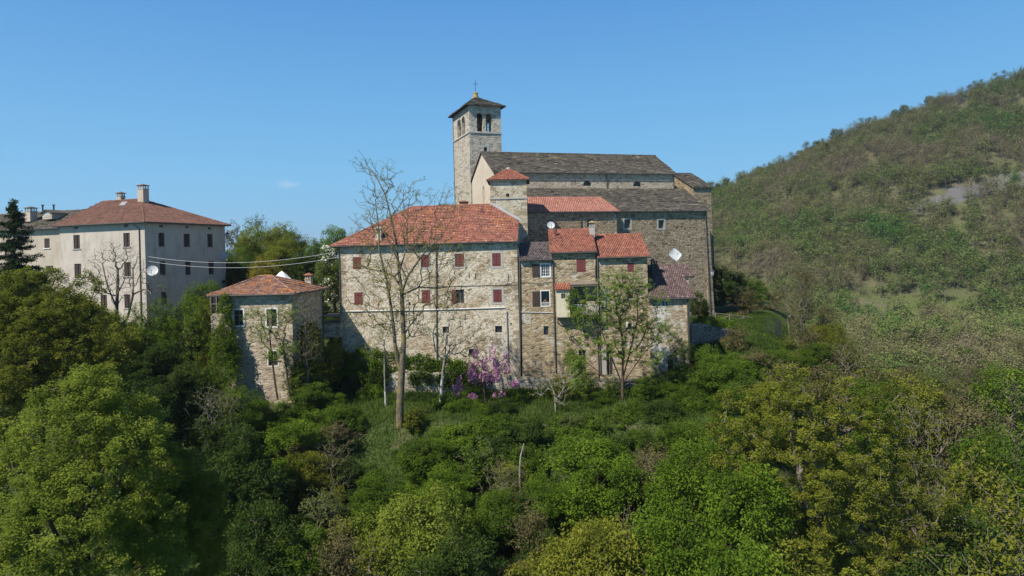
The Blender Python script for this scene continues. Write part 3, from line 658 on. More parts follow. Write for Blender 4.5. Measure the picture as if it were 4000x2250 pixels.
# ================================================================== CHURCH
CF = Frame(P(2418, 823, 86)[:2], 18)
az = CF.Z(2600, 824); n6 = CF.shift(6); nz = n6.Z(2280, 672); nl = n6.S(1931, 668); nr = n6.S(2634, 674)
ndep = 11.0; ar = CF.S(2762, 825); rf = CF.shift(6 + ndep / 2); nzr = rf.Z(2280, 603)
church = empty('church', CF.pt((nl + ar) / 2, 13, -8), 'long stone church with slab roofs, two half-round windows and lower side aisle', 'church')
aw = [CF.rect(2439, 2463, 858, 892), CF.rect(2572, 2594, 859.5, 892)]
ah = [CF.rect(2693, 2699, 995, 1010), CF.rect(2710, 2715, 885, 893), CF.rect(2575, 2579, 925, 932)]
m = MB(); panel(m, CF, nl, ar, 8, az, aw + ah, .3); sides(m, CF, nl, ar, 8, az, 6); build('aisle_wall', m, MT['church'], church)
for o in aw: pane(church, CF, o, .28, surround=MT['surround'], sur_w=.2, frame=MT['wood'])
for o in ah: pane(church, CF, o, .28)
az2 = n6.Z(2300, 735)
ovr = .35
roof(church, [[CF.pt(nl, az, .3), CF.pt(ar + ovr, az, .3), CF.pt(ar + ovr, az2, -6), CF.pt(nl, az2, -6)]], MT['slate'], 'slab', seed=11, name='aisle_roof')
lun = [n6.rect(2278, 2310, 705, 726), n6.rect(2473, 2505, 708, 728)]; lun = [o + (True,) for o in lun]
m = MB(); panel(m, n6, nl, nr, 10, nz, lun, .4); sides(m, n6, nl, nr, 10, nz, ndep)
m.face(n6.pt(nr, nz), n6.pt(nr, nz, -ndep), n6.pt(nr, nzr, -ndep / 2)); build('nave_wall', m, MT['nave'], church)
for o in lun: pane(church, n6, o, .38)
# west gable front, proud of the nave side by a little
WG = Frame(n6.pt(nl - .06, 0, -ndep)[:2], 18 - 90)
lan = (WG.S(1885, 760), WG.S(1894, 760), WG.Z(1889, 794), WG.Z(1889, 726), True)
m = MB(); panel(m, WG, 0, ndep, 10, nz, [lan], .4); m.face(WG.pt(0, nz), WG.pt(ndep, nz), WG.pt(ndep / 2, nzr)); build('gable_wall', m, MT['gable'], church)
pane(church, WG, lan, .35)
ovn = .3
roof(church, [[n6.pt(nl - .25, nz - .15, ovn), n6.pt(nr + ovn, nz - .15, ovn), n6.pt(nr + ovn, nzr, -ndep / 2), n6.pt(nl - .25, nzr, -ndep / 2)],
              [n6.pt(nr + ovn, nz - .15, -ndep - ovn), n6.pt(nl - .25, nz - .15, -ndep - ovn), n6.pt(nl - .25, nzr, -ndep / 2), n6.pt(nr + ovn, nzr, -ndep / 2)]],
     MT['slate'], 'slab', [(n6.pt(nl - .25, nzr + .03, -ndep / 2), n6.pt(nr + ovn, nzr + .03, -ndep / 2))], seed=12, rr=.1)
gutter(church, CF.pt(CF.S(2420, 823), az - .06, .38), CF.pt(ar + .3, az - .06, .38)); gutter(church, n6.pt(nl, nz - .2, .4), n6.pt(nr + .2, nz - .2, .4))
for px_ in (2369, 2630): s = n6.S(px_, 700); pipe(church, [n6.pt(s, nz - .2, .1), n6.pt(s, az2, .1)], .06)
# choir
ch0 = n6.S(2709, 760); ch1 = n6.S(2781, 760); chz = n6.Z(2745, 732); chr_ = n6.shift(5.4); chzr = chr_.Z(2680, 676)
m = MB(); panel(m, n6, ch0, ch1, 8, chz, (), .3); sides(m, n6, ch0, ch1, 8, chz, 10.8)
m.face(n6.pt(ch0, chz, -10.8), n6.pt(ch0, chz), n6.pt(ch0, chzr, -5.4)); m.face(n6.pt(ch1, chz), n6.pt(ch1, chz, -10.8), n6.pt(ch1, chzr, -5.4))
m.fbox(n6, nr + .01, ch0 - .01, 8, chz - .6, -10, -4.4)
build('choir_wall', m, MT['church'], church)
roof(church, [[n6.pt(ch0 - .2, chz, .25), n6.pt(ch1 + .2, chz, .25), n6.pt(ch1 + .2, chzr, -5.4), n6.pt(ch0 - .2, chzr, -5.4)],
              [n6.pt(ch1 + .2, chz, -11), n6.pt(ch0 - .2, chz, -11), n6.pt(ch0 - .2, chzr, -5.4), n6.pt(ch1 + .2, chzr, -5.4)]], MT['slate'], 'slab', seed=13, name='choir_roof')
# battered buttress and pipes on the far corner
s0 = CF.S(2764, 1000); b0 = CF.S(2786, 1200); m = MB()
m.box8([CF.pt(s0 - .35, 9, .35), CF.pt(b0 + .1, 9, .35), CF.pt(b0 + .1, 9, -3), CF.pt(s0 - .35, 9, -3), CF.pt(ar - .1, az - 1, .02), CF.pt(ar + .25, az - 1, .02), CF.pt(ar + .25, az - 1, -3), CF.pt(ar - .1, az - 1, -3)])
build('buttress', m, MT['church'], church)
pipe(church, [CF.pt(ar - .35, az - .1, .3), CF.pt(ar - .35, az - .6, .12), CF.pt(ar - .2, 11, .5)], .06)
pipe(church, [n6.pt(ch1 - .12, chz, .1), n6.pt(ch1 - .05, 11, .2)], .06)

# ---- bell tower
TFr = CF.shift(17.4); t0 = TFr.S(1833, 500); t1 = TFr.S(1957, 500)
def walkz(p, d, px, z):
    # distance along d from p until the projection has x = px
    num = lambda q: cr * FP * q[0] + sr * (VH * q[1] + FP * (CZ - z)) - (px - 2000) * q[1]
    a = num(p); b = num(p + d); return a / (a - b)
TF = Frame(TFr.pt(t0, 0)[:2], 20); tw = TF.S(1957, 500)
tz = TF.Z(1895, 414); zc = TF.Z(1895, 519)
tl = walkz(TF.pt(0, 0), -TF.n, 1772, zc); print('tower', tw, tl)
TL = Frame(TF.pt(0, 0, -tl)[:2], 20 - 90); TR = Frame(TF.pt(tw, 0)[:2], 110); TB = Frame(TF.pt(tw, 0, -tl)[:2], 200)
tower = empty('bell_tower', TF.pt(tw / 2, 13, -tl / 2), 'tall stone bell tower with paired arched openings and iron cross on top', 'tower')
bf = [TF.rect(1863, 1886, 441, 513) + (True,), TF.rect(1898, 1922, 443, 514) + (True,)]
z0b, z1b = bf[0][2], bf[0][3]
bl = [(TL.S(1786, 490), TL.S(1800, 490)), (TL.S(1803, 485), TL.S(1816, 485))]
bl = [(a, b, z0b, z1b, True) for a, b in bl]
bb = []; br = [(tl - o[1], tl - o[0], o[2], o[3], True) for o in bl]
sq = TF.rect(1890, 1903, 575, 594)
m = MB()
for fr, L, ops in ((TF, tw, bf), (TL, tl, bl), (TR, tl, br), (TB, tw, bb)):
    panel(m, fr, 0, L, 8, tz, ops + ([sq] if fr is TF else []), .45)
    # inner skin of the bell chamber
    inn = MB(); f2 = fr.shift(.452); panel(inn, f2, .45, L - .45, z0b - .6, tz, [(max(.45, o[0]), min(L - .45, o[1])) + o[2:] for o in ops], .001)
    m.v, k = m.v + inn.v, len(m.v); m.f += [tuple(i + k for i in f) for f in inn.f]; m.t += inn.t
m.face(*[TF.pt(s, z0b - .02, -d) for s, d in ((.45, .45), (tw - .45, .45), (tw - .45, tl - .45), (.45, tl - .45))])
build('wall', m, MT['tower'], tower)
pane(tower, TF, sq, .4, surround=MT['surround'], sur_w=.35)
m = MB(); m.box8([f.pt(0 - .12, zc - .09, .12) for f in (TF, TR, TB, TL)] + [f.pt(0 - .12, zc + .09, .12) for f in (TF, TR, TB, TL)]); build('cornice', m, MT['surround'], tower)
for fr, ops in ((TF, bf), (TL, bl)):
    mid = (ops[0][1] + ops[1][0]) / 2; m = MB(); m.lathe(fr.pt(mid, z0b, -.2), [(.22, 0), (.22, .12), (.12, .2), (.11, z1b - z0b - .75), (.2, z1b - z0b - .6), (.24, z1b - z0b - .45)], 10)
    build('column', m, MT['surround'], tower)
for k, off in enumerate((.3, .7)):
    m = MB(); c = TF.pt(tw * off, z1b - 1.35, -tl * .5); m.lathe(c, [(.5, 0), (.42, .12), (.3, .35), (.26, .6), (.15, .75), (0, .78)], 14); m.tube([c + Vector((0, 0, .75)), c + Vector((0, 0, 1.1))], .05)
    build('bell', m, MT['bell'], tower)
m = MB(); m.tube([TF.pt(.3, z1b - .25, -tl * .5), TF.pt(tw - .3, z1b - .25, -tl * .5)], .09); m.tube([TF.pt(.5, z0b + .9, -.5), TF.pt(tw * .5, z0b + .6, -.5), TF.pt(tw - .5, z0b + .9, -.5)], .03); build('bell_frame', m, MT['wood'], tower)
f2 = TF.shift(tl / 2); tzr = f2.Z(1864, 380) 
pls, lns = hip(TF, 0, tw, tz, tl, .65, tw / 2 - .05, tw / 2 + .05, tzr, tl / 2)
roof(tower, pls, MT['slate'], 'slab', seed=14, th=.1)
m = MB(); ct = TF.pt(tw / 2, tzr - .3, -tl / 2); m.lathe(ct, [(.5, 0), (.48, .45), (.36, .5), (.36, .85), (.42, .9), (.3, 1.02), (0, 1.1)], 10); build('pedestal', m, MT['lichenstone'], tower)
ct = ct + Vector((0, 0, 1.05)); m = MB(); H = 1.9; m.tube([ct, ct + Vector((0, 0, H))], .035, 6); m.tube([ct + Vector((0, 0, H * .66)) - TF.d * .36, ct + Vector((0, 0, H * .66)) + TF.d * .36], .035, 6)
for q in (-.36, .36): m.lathe(ct + Vector((0, 0, H * .66 - .05)) + TF.d * q, [(0, 0), (.06, .05), (0, .1)], 6)
m.lathe(ct + Vector((0, 0, H * .3 - .06)), [(0, 0), (.09, .07), (0, .14)], 8); build('cross', m, MT['iron'], tower)
m = MB(); s = TF.S(1905, 391); m.fbox(TF.shift(tl * .55), tw * .62, tw * .62 + .9, tzr - .72, tzr - .62, -.4, .4); build('loose_slab', m, MT['brown'], tower)
for fr in (TL,): pipe(tower, [fr.pt(.08, tz, .06), fr.pt(.08, 12, .06)], .045, MT['copper'])

# ---- sacristy in front of the aisle
SF = CF.shift(-2.0); sl_ = SF.S(2052, 850); srr = SF.S(2411, 850); sz = SF.Z(2250, 828); sb = SF.shift(5.2); szr = sb.Z(2250, 770)
sac = empty('church_annex', SF.pt((sl_ + srr) / 2, 13, -2), 'lower stone annex with pinkish tiled roof leaning on the church aisle', 'building')
so = [SF.rect(2293, 2318, 855, 887), SF.rect(2138, 2160, 860, 890), SF.rect(2236, 2243, 853, 862)]
m = MB(); panel(m, SF, sl_, srr, 8, sz, so, .25); sides(m, SF, sl_, srr, 8, sz, 3.9); build('wall', m, MT['church'], sac)
for o in so: pane(sac, SF, o, .24, frame=MT['wood'])
roof(sac, [[SF.pt(sl_ - .1, sz, .3), SF.pt(srr + .3, sz, .3), SF.pt(srr + .3, szr, -5.2), SF.pt(sl_ - .1, szr, -5.2)]], MT['pink'], 'pan', seed=15)
m = MB(); m.face(SF.pt(srr, sz - .1), SF.pt(srr, sz - .1, -5), SF.pt(srr, szr - .2, -5)); build('side_wall', m, MT['greyplaster'], sac)
for px_ in (2268, 2409): s = SF.S(px_, 900); pipe(sac, [SF.pt(s, sz, .3), SF.pt(s, sz - .4, .1), SF.pt(s, 12, .1)], .055)
gutter(sac, SF.pt(sl_, sz - .04, .37), SF.pt(srr + .2, sz - .04, .37))

# ================================================================== ROW HOUSES
RF = Frame(P(2030, 1010, 70)[:2], -2)
def rowhouse(name, label, xL, xR, yE, ops, mat, roofm, kind, yT, dR, seed, ovl=.1, ovr_=.1, fr=RF, dep=8, zb=6, y_at=None, roofpoly=True, cat='house'):
    s0 = fr.S(xL, 1100); s1 = fr.S(xR, 1100); ze = fr.Z((xL + xR) / 2, yE)
    root = empty(name, fr.pt((s0 + s1) / 2, 8.5, -3), label, cat)
    rc = [fr.rect(*o) for o in ops]; m = MB(); panel(m, fr, s0, s1, zb, ze, rc, .25); sides(m, fr, s0, s1, zb, ze, dep)
    zt = fr.shift(dR).Z((xL + xR) / 2, yT)
    if roofpoly:
        m.face(fr.pt(s1, ze), fr.pt(s1, ze, -2 * dR), fr.pt(s1, zt - .1, -dR)); m.face(fr.pt(s0, ze, -2 * dR), fr.pt(s0, ze), fr.pt(s0, zt - .1, -dR))
        a, b = s0 - ovl, s1 + ovr_
        roof(root, [[fr.pt(a, ze, .35), fr.pt(b, ze, .35), fr.pt(b, zt, -dR), fr.pt(a, zt, -dR)], [fr.pt(b, ze, -2 * dR - .3), fr.pt(a, ze, -2 * dR - .3), fr.pt(a, zt, -dR), fr.pt(b, zt, -dR)]], roofm, kind,
             [(fr.pt(a, zt + .03, -dR), fr.pt(b, zt + .03, -dR))], seed=seed)
        gutter(root, fr.pt(a, ze - .04, .42), fr.pt(b, ze - .04, .42))
    build('wall', m, mat, root)
    return root, rc, s0, s1, ze, zt
h2, rc, s0, s1, ze, zt = rowhouse('narrow_house', 'narrow stone house with dark tiled roof beside the long house', 2031, 2160, 1014,
    [(2113, 2148, 1031, 1080), (2114, 2146, 1137, 1194), (2124, 2142, 1274, 1308)], MT['row'], MT['dark'], 'pan', 950, 3.6, 21, ovl=.0, ovr_=-.02)
w = pane(h2, RF, rc[0], .12, bars=3, frame=MT['white'], surround=MT['whitetrim'], sur_w=.1)
g = MB()
for k in range(5): s = rc[0][0] + (rc[0][1] - rc[0][0]) * (k + .5) / 5; g.tube([RF.pt(s, rc[0][2], -.02), RF.pt(s, rc[0][3], -.02)], .014, 5)
build('window_bars', g, MT['white'], w)
sw = .8
build('shutter', shutter_mesh(RF, rc[0][0] - sw - .1, rc[0][0] - .1, rc[0][2], rc[0][3], .03, .06), MT['shutter2'], w)
w = pane(h2, RF, rc[1], .9, surround=MT['whitetrim'], sur_w=.1); build('shutter', shutter_mesh(RF, rc[1][0] - sw - .1, rc[1][0] - .1, rc[1][2], rc[1][3], .03, .06), MT['shutter2'], w)
m = MB(); a, b, c, d = rc[1][:4]
m.face(RF.pt(a, c, -.25), RF.pt(a, c, -.9), RF.pt(a, d, -.9), RF.pt(a, d, -.25)); m.face(RF.pt(b, c, -.25), RF.pt(b, c, -.9), RF.pt(b, d, -.9), RF.pt(b, d, -.25)); m.face(RF.pt(a, d, -.25), RF.pt(b, d, -.25), RF.pt(b, d, -.9), RF.pt(a, d, -.9))
build('reveal', m, MT['greyplaster'], w)
g = MB()
for k in range(7): s = a + (b - a) * (k + .5) / 7; g.tube([RF.pt(s, c, .03), RF.pt(s, c + .28, .03)], .018, 5)
g.fbox(RF, a, b, c + .28, c + .32, .0, .06); build('railing', g, MT['white'], w)
win_person = (a, b, c, d)
pane(h2, RF, rc[2], .24)
pipe(h2, [RF.pt(*RF.uv(2158, 1012), .3), RF.pt(*RF.uv(2159, 1035), .1), RF.pt(*RF.uv(2171, 1455), .1)], .07)
pipe(h2, [RF.pt(*RF.uv(2034, 1219), .06), RF.pt(*RF.uv(2100, 1220), .06), RF.pt(*RF.uv(2163, 1221), .06)], .035, MT['cable'], 'service_pipe')
pipe(h2, [RF.pt(*RF.uv(2034, 1103), .06), RF.pt(*RF.uv(2100, 1106), .06), RF.pt(*RF.uv(2160, 1100), .06)], .015, MT['iron'], 'cable')

h3, rc, s0, s1, ze, zt = rowhouse('balcony_house', 'stone row house with balcony, cream box bay and orange-red roof', 2160.5, 2328, 985,
    [(2252, 2288, 1011, 1063), (2242, 2290, 1130, 1219), (2262, 2290, 1366, 1470), (2278, 2288, 1290, 1297)], MT['row'], MT['red2'], 'pan', 898, 5.2, 22, ovl=.28, ovr_=.18)
shutters(h3, RF, rc[0], MT['shutter']); pane(h3, RF, rc[1], .24, frame=MT['wood']); pane(h3, RF, rc[2], .24, frame=MT['wood']); pane(h3, RF, rc[3], .24)
pipe(h3, [RF.pt(*RF.uv(2329, 983), .3), RF.pt(*RF.uv(2333, 1000), .1), RF.pt(*RF.uv(2346, 1462), .1)], .075)
for dxx in (2339,): pipe(h3, [RF.pt(*RF.uv(2325, 1040), .1), RF.pt(*RF.uv(2339, 1460), .1)], .06)
# box bay with its little roof
B0, B1, bz0, bz1 = RF.rect(2173, 2224, 1129, 1236); bo = RF.rect(2190.5, 2207.5, 1144, 1164); BF = RF.shift(-.9)
m = MB(); panel(m, BF, B0, B1, bz0, bz1, [bo], .1); sides(m, BF, B0, B1, bz0, bz1, .898); m.face(BF.pt(B0, bz0), BF.pt(B0, bz0, -.9), BF.pt(B1, bz0, -.9), BF.pt(B1, bz0)); bay = build('bay', m, MT['cream'], h3)
pane(bay, BF, bo, .09, frame=MT['wood'])
bm = MB(); tiles(bm, [BF.pt(B0 - .15, bz1, .2), BF.pt(B1 + .12, bz1, .2), BF.pt(B1 + .12, bz1 + .62, -.9), BF.pt(B0 - .15, bz1 + .62, -.9)], seed=23, **KINDS_T['pan']); bm.slab([BF.pt(B0 - .15, bz1, .2), BF.pt(B1 + .12, bz1, .2), BF.pt(B1 + .12, bz1 + .62, -.9), BF.pt(B0 - .15, bz1 + .62, -.9)], .05); build('bay_roof', bm, MT['red2'], bay)
a, b, c, d = RF.rect(2227, 2334, 1104, 1223)
m = MB(); m.fbox(RF, a, b, c - .12, c, .0, 1.1); m.fbox(RF, a, b, d - .3, d - .1, .9, 1.08); m.slab([RF.pt(a, d - .09, 1.15), RF.pt(b, d - .09, 1.15), RF.pt(b, d + .1, .02), RF.pt(a, d + .1, .02)], .05)
for s in (b - .1,): m.fbox(RF, s, s + .1, c, d - .3, .95, 1.05)
for s in (B0 + .1, (a + b) / 2, b - .1): m.tube([RF.pt(s, c - .15, .9), RF.pt(s, c - 1.0, .02)], .05, 5)
bal = build('balcony', m, MT['wood'], h3)
g = MB(); n = 26
for k in range(n + 1): s = a + .05 + (b - a - .1) * k / n; g.tube([RF.pt(s, c, 1.05), RF.pt(s, c + .95, 1.05)], .016, 4)
g.tube([RF.pt(a, c + .95, 1.05), RF.pt(b, c + .95, 1.05)], .025, 5); build('railing', g, MT['white'], bal)
c2 = RF.shift(4.0); chimney(h3, c2, c2.S(2312, 890), c2.Z(2312, 927), c2.Z(2312, 866), 0, .56, MT['surround'], MT['lichenstone'])
c2 = RF.shift(3.6); m = MB(); s = c2.S(2169, 900); m.tube([c2.pt(s, c2.Z(2169, 930)), c2.pt(s, c2.Z(2169, 908))], .1, 10); m.tube([c2.pt(s, c2.Z(2169, 909)), c2.pt(s, c2.Z(2169, 891))], .19, 10); build('flue', m, MT['copper'], h3)

h4, rc, s0, s1, ze, zt = rowhouse('middle_row_house', 'stone row house with bright orange-red roof next to the balcony house', 2334, 2530, 1004,
    [(2451, 2476, 1026, 1062), (2452, 2472, 1140, 1166), (2452, 2467, 1263, 1285), (2370, 2394, 1343, 1466), (2415, 2432, 1372, 1400)], MT['row'], MT['red2'], 'pan', 917, 5.6, 24, ovl=-.0, ovr_=.35)
shutters(h4, RF, rc[0], MT['shutter']); shutters(h4, RF, rc[1], MT['shutter'], surround=MT['surround'], sur_w=.16); pane(h4, RF, rc[2], .24, surround=MT['whitetrim'], sur_w=.15); pane(h4, RF, rc[3], .24, frame=MT['wood']); pane(h4, RF, rc[4], .24)
for q in ((2342, 2380, 1130, 1215), (2350, 2368, 1360, 1466)): m = MB(); a, b, c, d = RF.rect(*q); m.fbox(RF, a, b, c, d, 0, .03); build('plaster_patch', m, MT['greyplaster'], h4)

LFm = Frame(RF.shift(-.5).pt(RF.S(2532, 1200), 0)[:2], -2)
h5 = empty('end_house', LFm.pt(2, 8.5, -3), 'low stone end house with mauve tiled roof and dark chimney', 'house')
e0, e1 = 0, LFm.S(2690, 1200); ez = LFm.Z(2620, 1164)
eo = [LFm.rect(2585, 2612, 1172, 1197), LFm.rect(2609, 2631, 1405, 1482), LFm.rect(2560, 2575, 1400, 1425)]
m = MB(); panel(m, LFm, e0, e1, 6, ez, eo, .25); sides(m, LFm, e0, e1, 6, ez, 7); build('wall', m, MT['row2'], h5)
pane(h5, LFm, eo[0], .15, frame=MT['white']); pane(h5, LFm, eo[1], .24, surround=MT['surround']); pane(h5, LFm, eo[2], .24)
er = LFm.shift(6.4); ezr = er.Z(2620, 1036); sl5 = (ezr - ez) / 6.75
A5 = LFm.pt(e0 - .1, ez, .35); B5 = LFm.pt(LFm.S(2717, 1159), ez, .35)
nn = (B5 - A5).cross(LFm.pt(e0, ezr, -6.4) - A5).normalized(); nn = nn if nn.z > 0 else -nn
def on5(px, py):
    r = ray(px, py); return CAM + r * ((A5 - CAM).dot(nn) / r.dot(nn))
poly5 = [A5, B5, on5(2670, 1080), on5(2714, 1079), on5(2686, 1034), LFm.pt(e0 - .1, 0, -6.4) + Vector((0, 0, on5(2686, 1034).z))]
roof(h5, [poly5], MT['mauve'], 'pan', [(poly5[5], poly5[4])], seed=25)
dd = Vector((0, 0, 1)); kk = on5(2668, 1082); m = MB()
u0 = (kk - LFm.o).dot(LFm.d); q0 = -(kk - LFm.o).dot(LFm.n); u1 = (on5(2704, 1079) - LFm.o).dot(LFm.d); q1 = -(on5(2686, 1034) - LFm.o).dot(LFm.n)
m.fbox(LFm, e1 - .6, u1 - .35, 6, kk.z - .2, -q1 + .1, -q0 - .25); build('wing_wall', m, MT['row2'], h5)
m = MB(); m.face(LFm.pt(e1, ez), LFm.pt(e1, ez, -7), LFm.pt(e1, ez + sl5 * 6, -7)); build('side_wall', m, MT['row2'], h5)
gutter(h5, A5 + LFm.n * .06 - dd * .04, B5 + LFm.n * .06 - dd * .04)
pipe(h5, [LFm.pt(*LFm.uv(2686, 1163), .35), LFm.pt(*LFm.uv(2684, 1180), .1), LFm.pt(*LFm.uv(2693, 1480), .1)], .07, MT['copper'])
c2 = LFm.shift(4.3); chimney(h5, c2, c2.S(2555, 1030), c2.Z(2555, 1075), c2.Z(2555, 1014), 0, .62, MT['iron'], MT['dark'])

# ================================================================== SMALL LICHEN-ROOFED HOUSE
VF = Frame(P(1139, 1150, 62)[:2], -3); VR_ = Frame(VF.o[:2], 87)
vz = VF.Z(1000, 1150); v0 = VF.S(868, 1200); vdep = VR_.S(1257, 1140)
vil = empty('small_stone_house', VF.pt(v0 / 2, 8, -4), 'small stone house with orange lichen on its hipped roof', 'house')
vo = [VF.rect(913, 950, 1211, 1272), VF.rect(1042, 1081, 1208, 1275), VF.rect(1048, 1085, 1372, 1429)]
m = MB(); panel(m, VF, v0, 0, 3, vz, vo, .25); sides(m, VF, v0, 0, 3, vz, vdep); build('wall', m, MT['small'], vil)
for k, o in enumerate(vo):
    w = pane(vil, VF, o, .2, frame=MT['wood'] if k != 1 else None, surround=MT['whitetrim'], sur_w=.13 if k < 2 else .08, bars=2)
    if k == 1: build('shutter', shutter_mesh(VF, o[0] + .02, (o[0] + o[1]) / 2 - .05, o[2], o[3], -.1, -.07), MT['wood'], w)
f2 = VF.shift(vdep / 2); vr_s, vzr = f2.uv(1062, 1078)
pls, lns = hip(VF, v0, 0, vz, vdep, .5, vr_s - 1.2, vr_s, vzr, vdep / 2)
pls[0][0] = VF.pt(VF.S(820, 1147), vz, .5); lns[1] = (pls[0][0], lns[1][1]); pls[3][1] = pls[0][0]
roof(vil, pls, MT['lich'], 'red', lns, seed=31, rr=.13)
gutter(vil, pls[0][0] + Vector((0, -.07, -.04)), pls[0][1] + Vector((0, -.07, -.04)))
gutter(vil, pls[1][0] + Vector((.07, 0, -.04)), pls[1][1] + Vector((.07, 0, -.04)))
c2 = VF.shift(7.2); chimney(vil, c2, c2.S(1206, 1090), c2.Z(1206, 1118), c2.Z(1206, 1070), 0, .6, MT['pigeon'], MT['red'])
pipe(vil, [VR_.pt(vdep - .1, vz - .1, .3), VR_.pt(vdep - .1, vz - .6, .1), VR_.pt(vdep - .1, 8, .1)], .06)
# glazed lean-to on its far side
m = MB(); a, b, c, d = VF.shift(2).rect(822, 866, 1152, 1225); f2 = VF.shift(2)
m.fbox(f2, a, b, 5, c, -3, 0); vv = build('lean_to_wall', m, MT['small'], vil)
m = MB(); m.fbox(f2, a + .05, b, c, d + .3, -3, -.1); build('glazing', m, MT['pane'], vv)
m = MB()
for s in (a, (a + b) / 2, b - .08): m.fbox(f2, s, s + .08, c, d + .3, -.09, .02)
m.fbox(f2, a, b, (c + d) / 2, (c + d) / 2 + .06, -.09, .03); build('frame', m, MT['wood'], vv)
# little bridge wall joining it to the long house
m = MB(); BFm = Frame(P(1330, 1240, 70.5)[:2], 0); a, b, c, d = BFm.rect(1262, 1333, 1262, 1318)
m.fbox(BFm, a, b, c, d, -1.5, 0); thing('garden_wall', m, MT['retain'], 'short block of pale garden wall between the small house and the long house', 'wall')
m = MB(); a, b, c, d = BFm.rect(1256, 1334, 1236, 1262); m.fbox(BFm, a, b, d, d + .1, -2.5, .3); m.fbox(BFm, a, b, c, c + .08, -2.5, .3); m.fbox(BFm, a, a + .12, c + .08, d, -.2, .2); m.fbox(BFm, b - .12, b, c + .08, d, -.2, .2)
thing('terrace_canopy', m, MT['wood'], 'dark flat timber canopy above the short garden wall', 'canopy')

def quoins(root, fr, s, z0, z1, sgn, mat=None, seed=1, h=.34):
    rng = random.Random(seed); m = MB(); z = z0; k = 0
    while z < z1 - .3:
        hh = h * rng.uniform(.75, 1.25); w = (.62 if k % 2 else .34) * rng.uniform(.85, 1.15); a, b = (s, s + w * sgn) if sgn > 0 else (s - w, s)
        m.tint = rng.random(); m.fbox(fr, a - (.012 if sgn > 0 else 0), b + (.012 if sgn < 0 else 0), z + .012, z + hh - .012, -.3, .016 + rng.uniform(0, .012)); z += hh; k += 1
    build('quoins', m, mat or MT['quoin'], root)
quoins(house, HF, hl, 8, hz - .4, 1, seed=1); quoins(house, HF, 0, 8, hz - .4, -1, seed=2); quoins(pig, GF, g0, 14, gz - .3, 1, seed=3); quoins(pig, GF, g1, 14, gz - .3, -1, seed=4)
quoins(tower, TF, 0, 12, tz - .3, 1, MT['quoin2'], 5, .42); quoins(tower, TF, tw, 12, tz - .3, -1, MT['quoin2'], 6, .42); quoins(vil, VF, 0, 6, vz - .3, -1, seed=7); quoins(h5, LFm, e1, 7, ez - .3, -1, seed=8); quoins(sac, SF, srr, 14, sz - .3, -1, seed=9)
# ================================================================== RETAINING WALLS
def wallrun(name, label, pts, th=.5, mat='retain', zb=-2.0, seed=3):
    """ragged wall along pixel top points at a depth: (px, py_top, Y)"""
    rng = random.Random(seed); W = [P(*p) for p in pts]; m = MB()
    for A, B in zip(W, W[1:]):
        n = max(2, int((B - A).length / .5)); prev = None
        for i in range(n + 1):
            p = A.lerp(B, i / n); z = p.z + (rng.uniform(-.14, .14) if 0 < i < n else 0); g = T(p.x, p.y) + zb
            if prev: q, zq, gq = prev; off = Vector((0, th, 0)); m.box8([Vector((q.x, q.y, gq)), Vector((p.x, p.y, g)), Vector((p.x, p.y + th, g)), Vector((q.x, q.y + th, gq)), Vector((q.x, q.y, zq)), Vector((p.x, p.y, z)), Vector((p.x, p.y + th, z)), Vector((q.x, q.y + th, zq))])
            prev = (p, z, g)
    return thing(name, m, MT[mat], label, 'wall')
wallrun('retaining_wall', 'rough pale retaining wall with ivy below the long house', [(1290, 1478, 67.4), (1400, 1462, 67.3), (1480, 1470, 67.2), (1560, 1450, 67.2), (1700, 1458, 67.2), (1860, 1462, 67.3), (2010, 1468, 67.6)])
wallrun('retaining_wall', 'low terrace wall with iron railing below the row houses', [(2020, 1474, 67.4), (2200, 1487, 67.2), (2400, 1500, 67.2), (2720, 1512, 67.5)], seed=5)
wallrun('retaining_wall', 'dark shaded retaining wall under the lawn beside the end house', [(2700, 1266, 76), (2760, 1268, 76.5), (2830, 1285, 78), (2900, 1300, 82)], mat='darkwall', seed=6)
wallrun('garden_wall', 'low stone garden wall between the palace and the small house', [(640, 1262, 70), (800, 1258, 69), (880, 1262, 68)], seed=8)
# terrace floor behind the row wall
m = MB(); a, b = P(2025, 1490, 67.7), P(2720, 1522, 67.8)
m.box8([Vector((a.x, 67.72, 6)), Vector((b.x, 67.85, 6)), Vector((b.x, 71, 6)), Vector((a.x, 71, 6)), Vector((a.x, 67.72, 8.85)), Vector((b.x, 67.85, 8.6)), Vector((b.x, 71, 8.6)), Vector((a.x, 71, 8.85))])
o = build('path', m, MT['asphalt']); o['kind'] = 'structure'
m = MB(); A = P(2035, 1450, 67.6); B = P(2700, 1480, 67.7); n = 110
m.tube([A, B], .025, 4); 
for i in range(n + 1): p = A.lerp(B, i / n); m.tube([p, p - Vector((0, 0, .95))], .012, 3)
thing('iron_railing', m, MT['iron'], 'thin iron railing on the terrace wall below the row houses', 'railing')
m = MB(); h1_, h2_ = hit(2990, 1300, 76, 100), hit(3031, 1318, 74, 100); A = Vector((h1_[0], h1_[1], T(*h1_) + 1.7)); B = Vector((h2_[0], h2_[1], T(*h2_) + 1.7))
for i in range(24): p = A.lerp(B, i / 23) + Vector((math.sin(i / 23 * 3.1) * 1.2, 0, 0)); m.tube([p, p - Vector((0, 0, 1.7))], .03, 4)
m.tube([A + Vector((math.sin(i / 11 * 3.1) * 1.2, (B.y - A.y) * 0, 0)) + (B - A) * (i / 11) for i in range(12)], .04, 4)
thing('metal_fence', m, MT['iron'], 'curved grey metal fence at the edge of the lawn', 'fence')
m = MB(); W = [P(2795, 1224, 86), P(2850, 1229, 86.5), P(2905, 1236, 87), P(2980, 1245, 88)]
for p in W: m.tube([p + Vector((0, 0, .1)), p - Vector((0, 0, 1.5))], .07, 6)
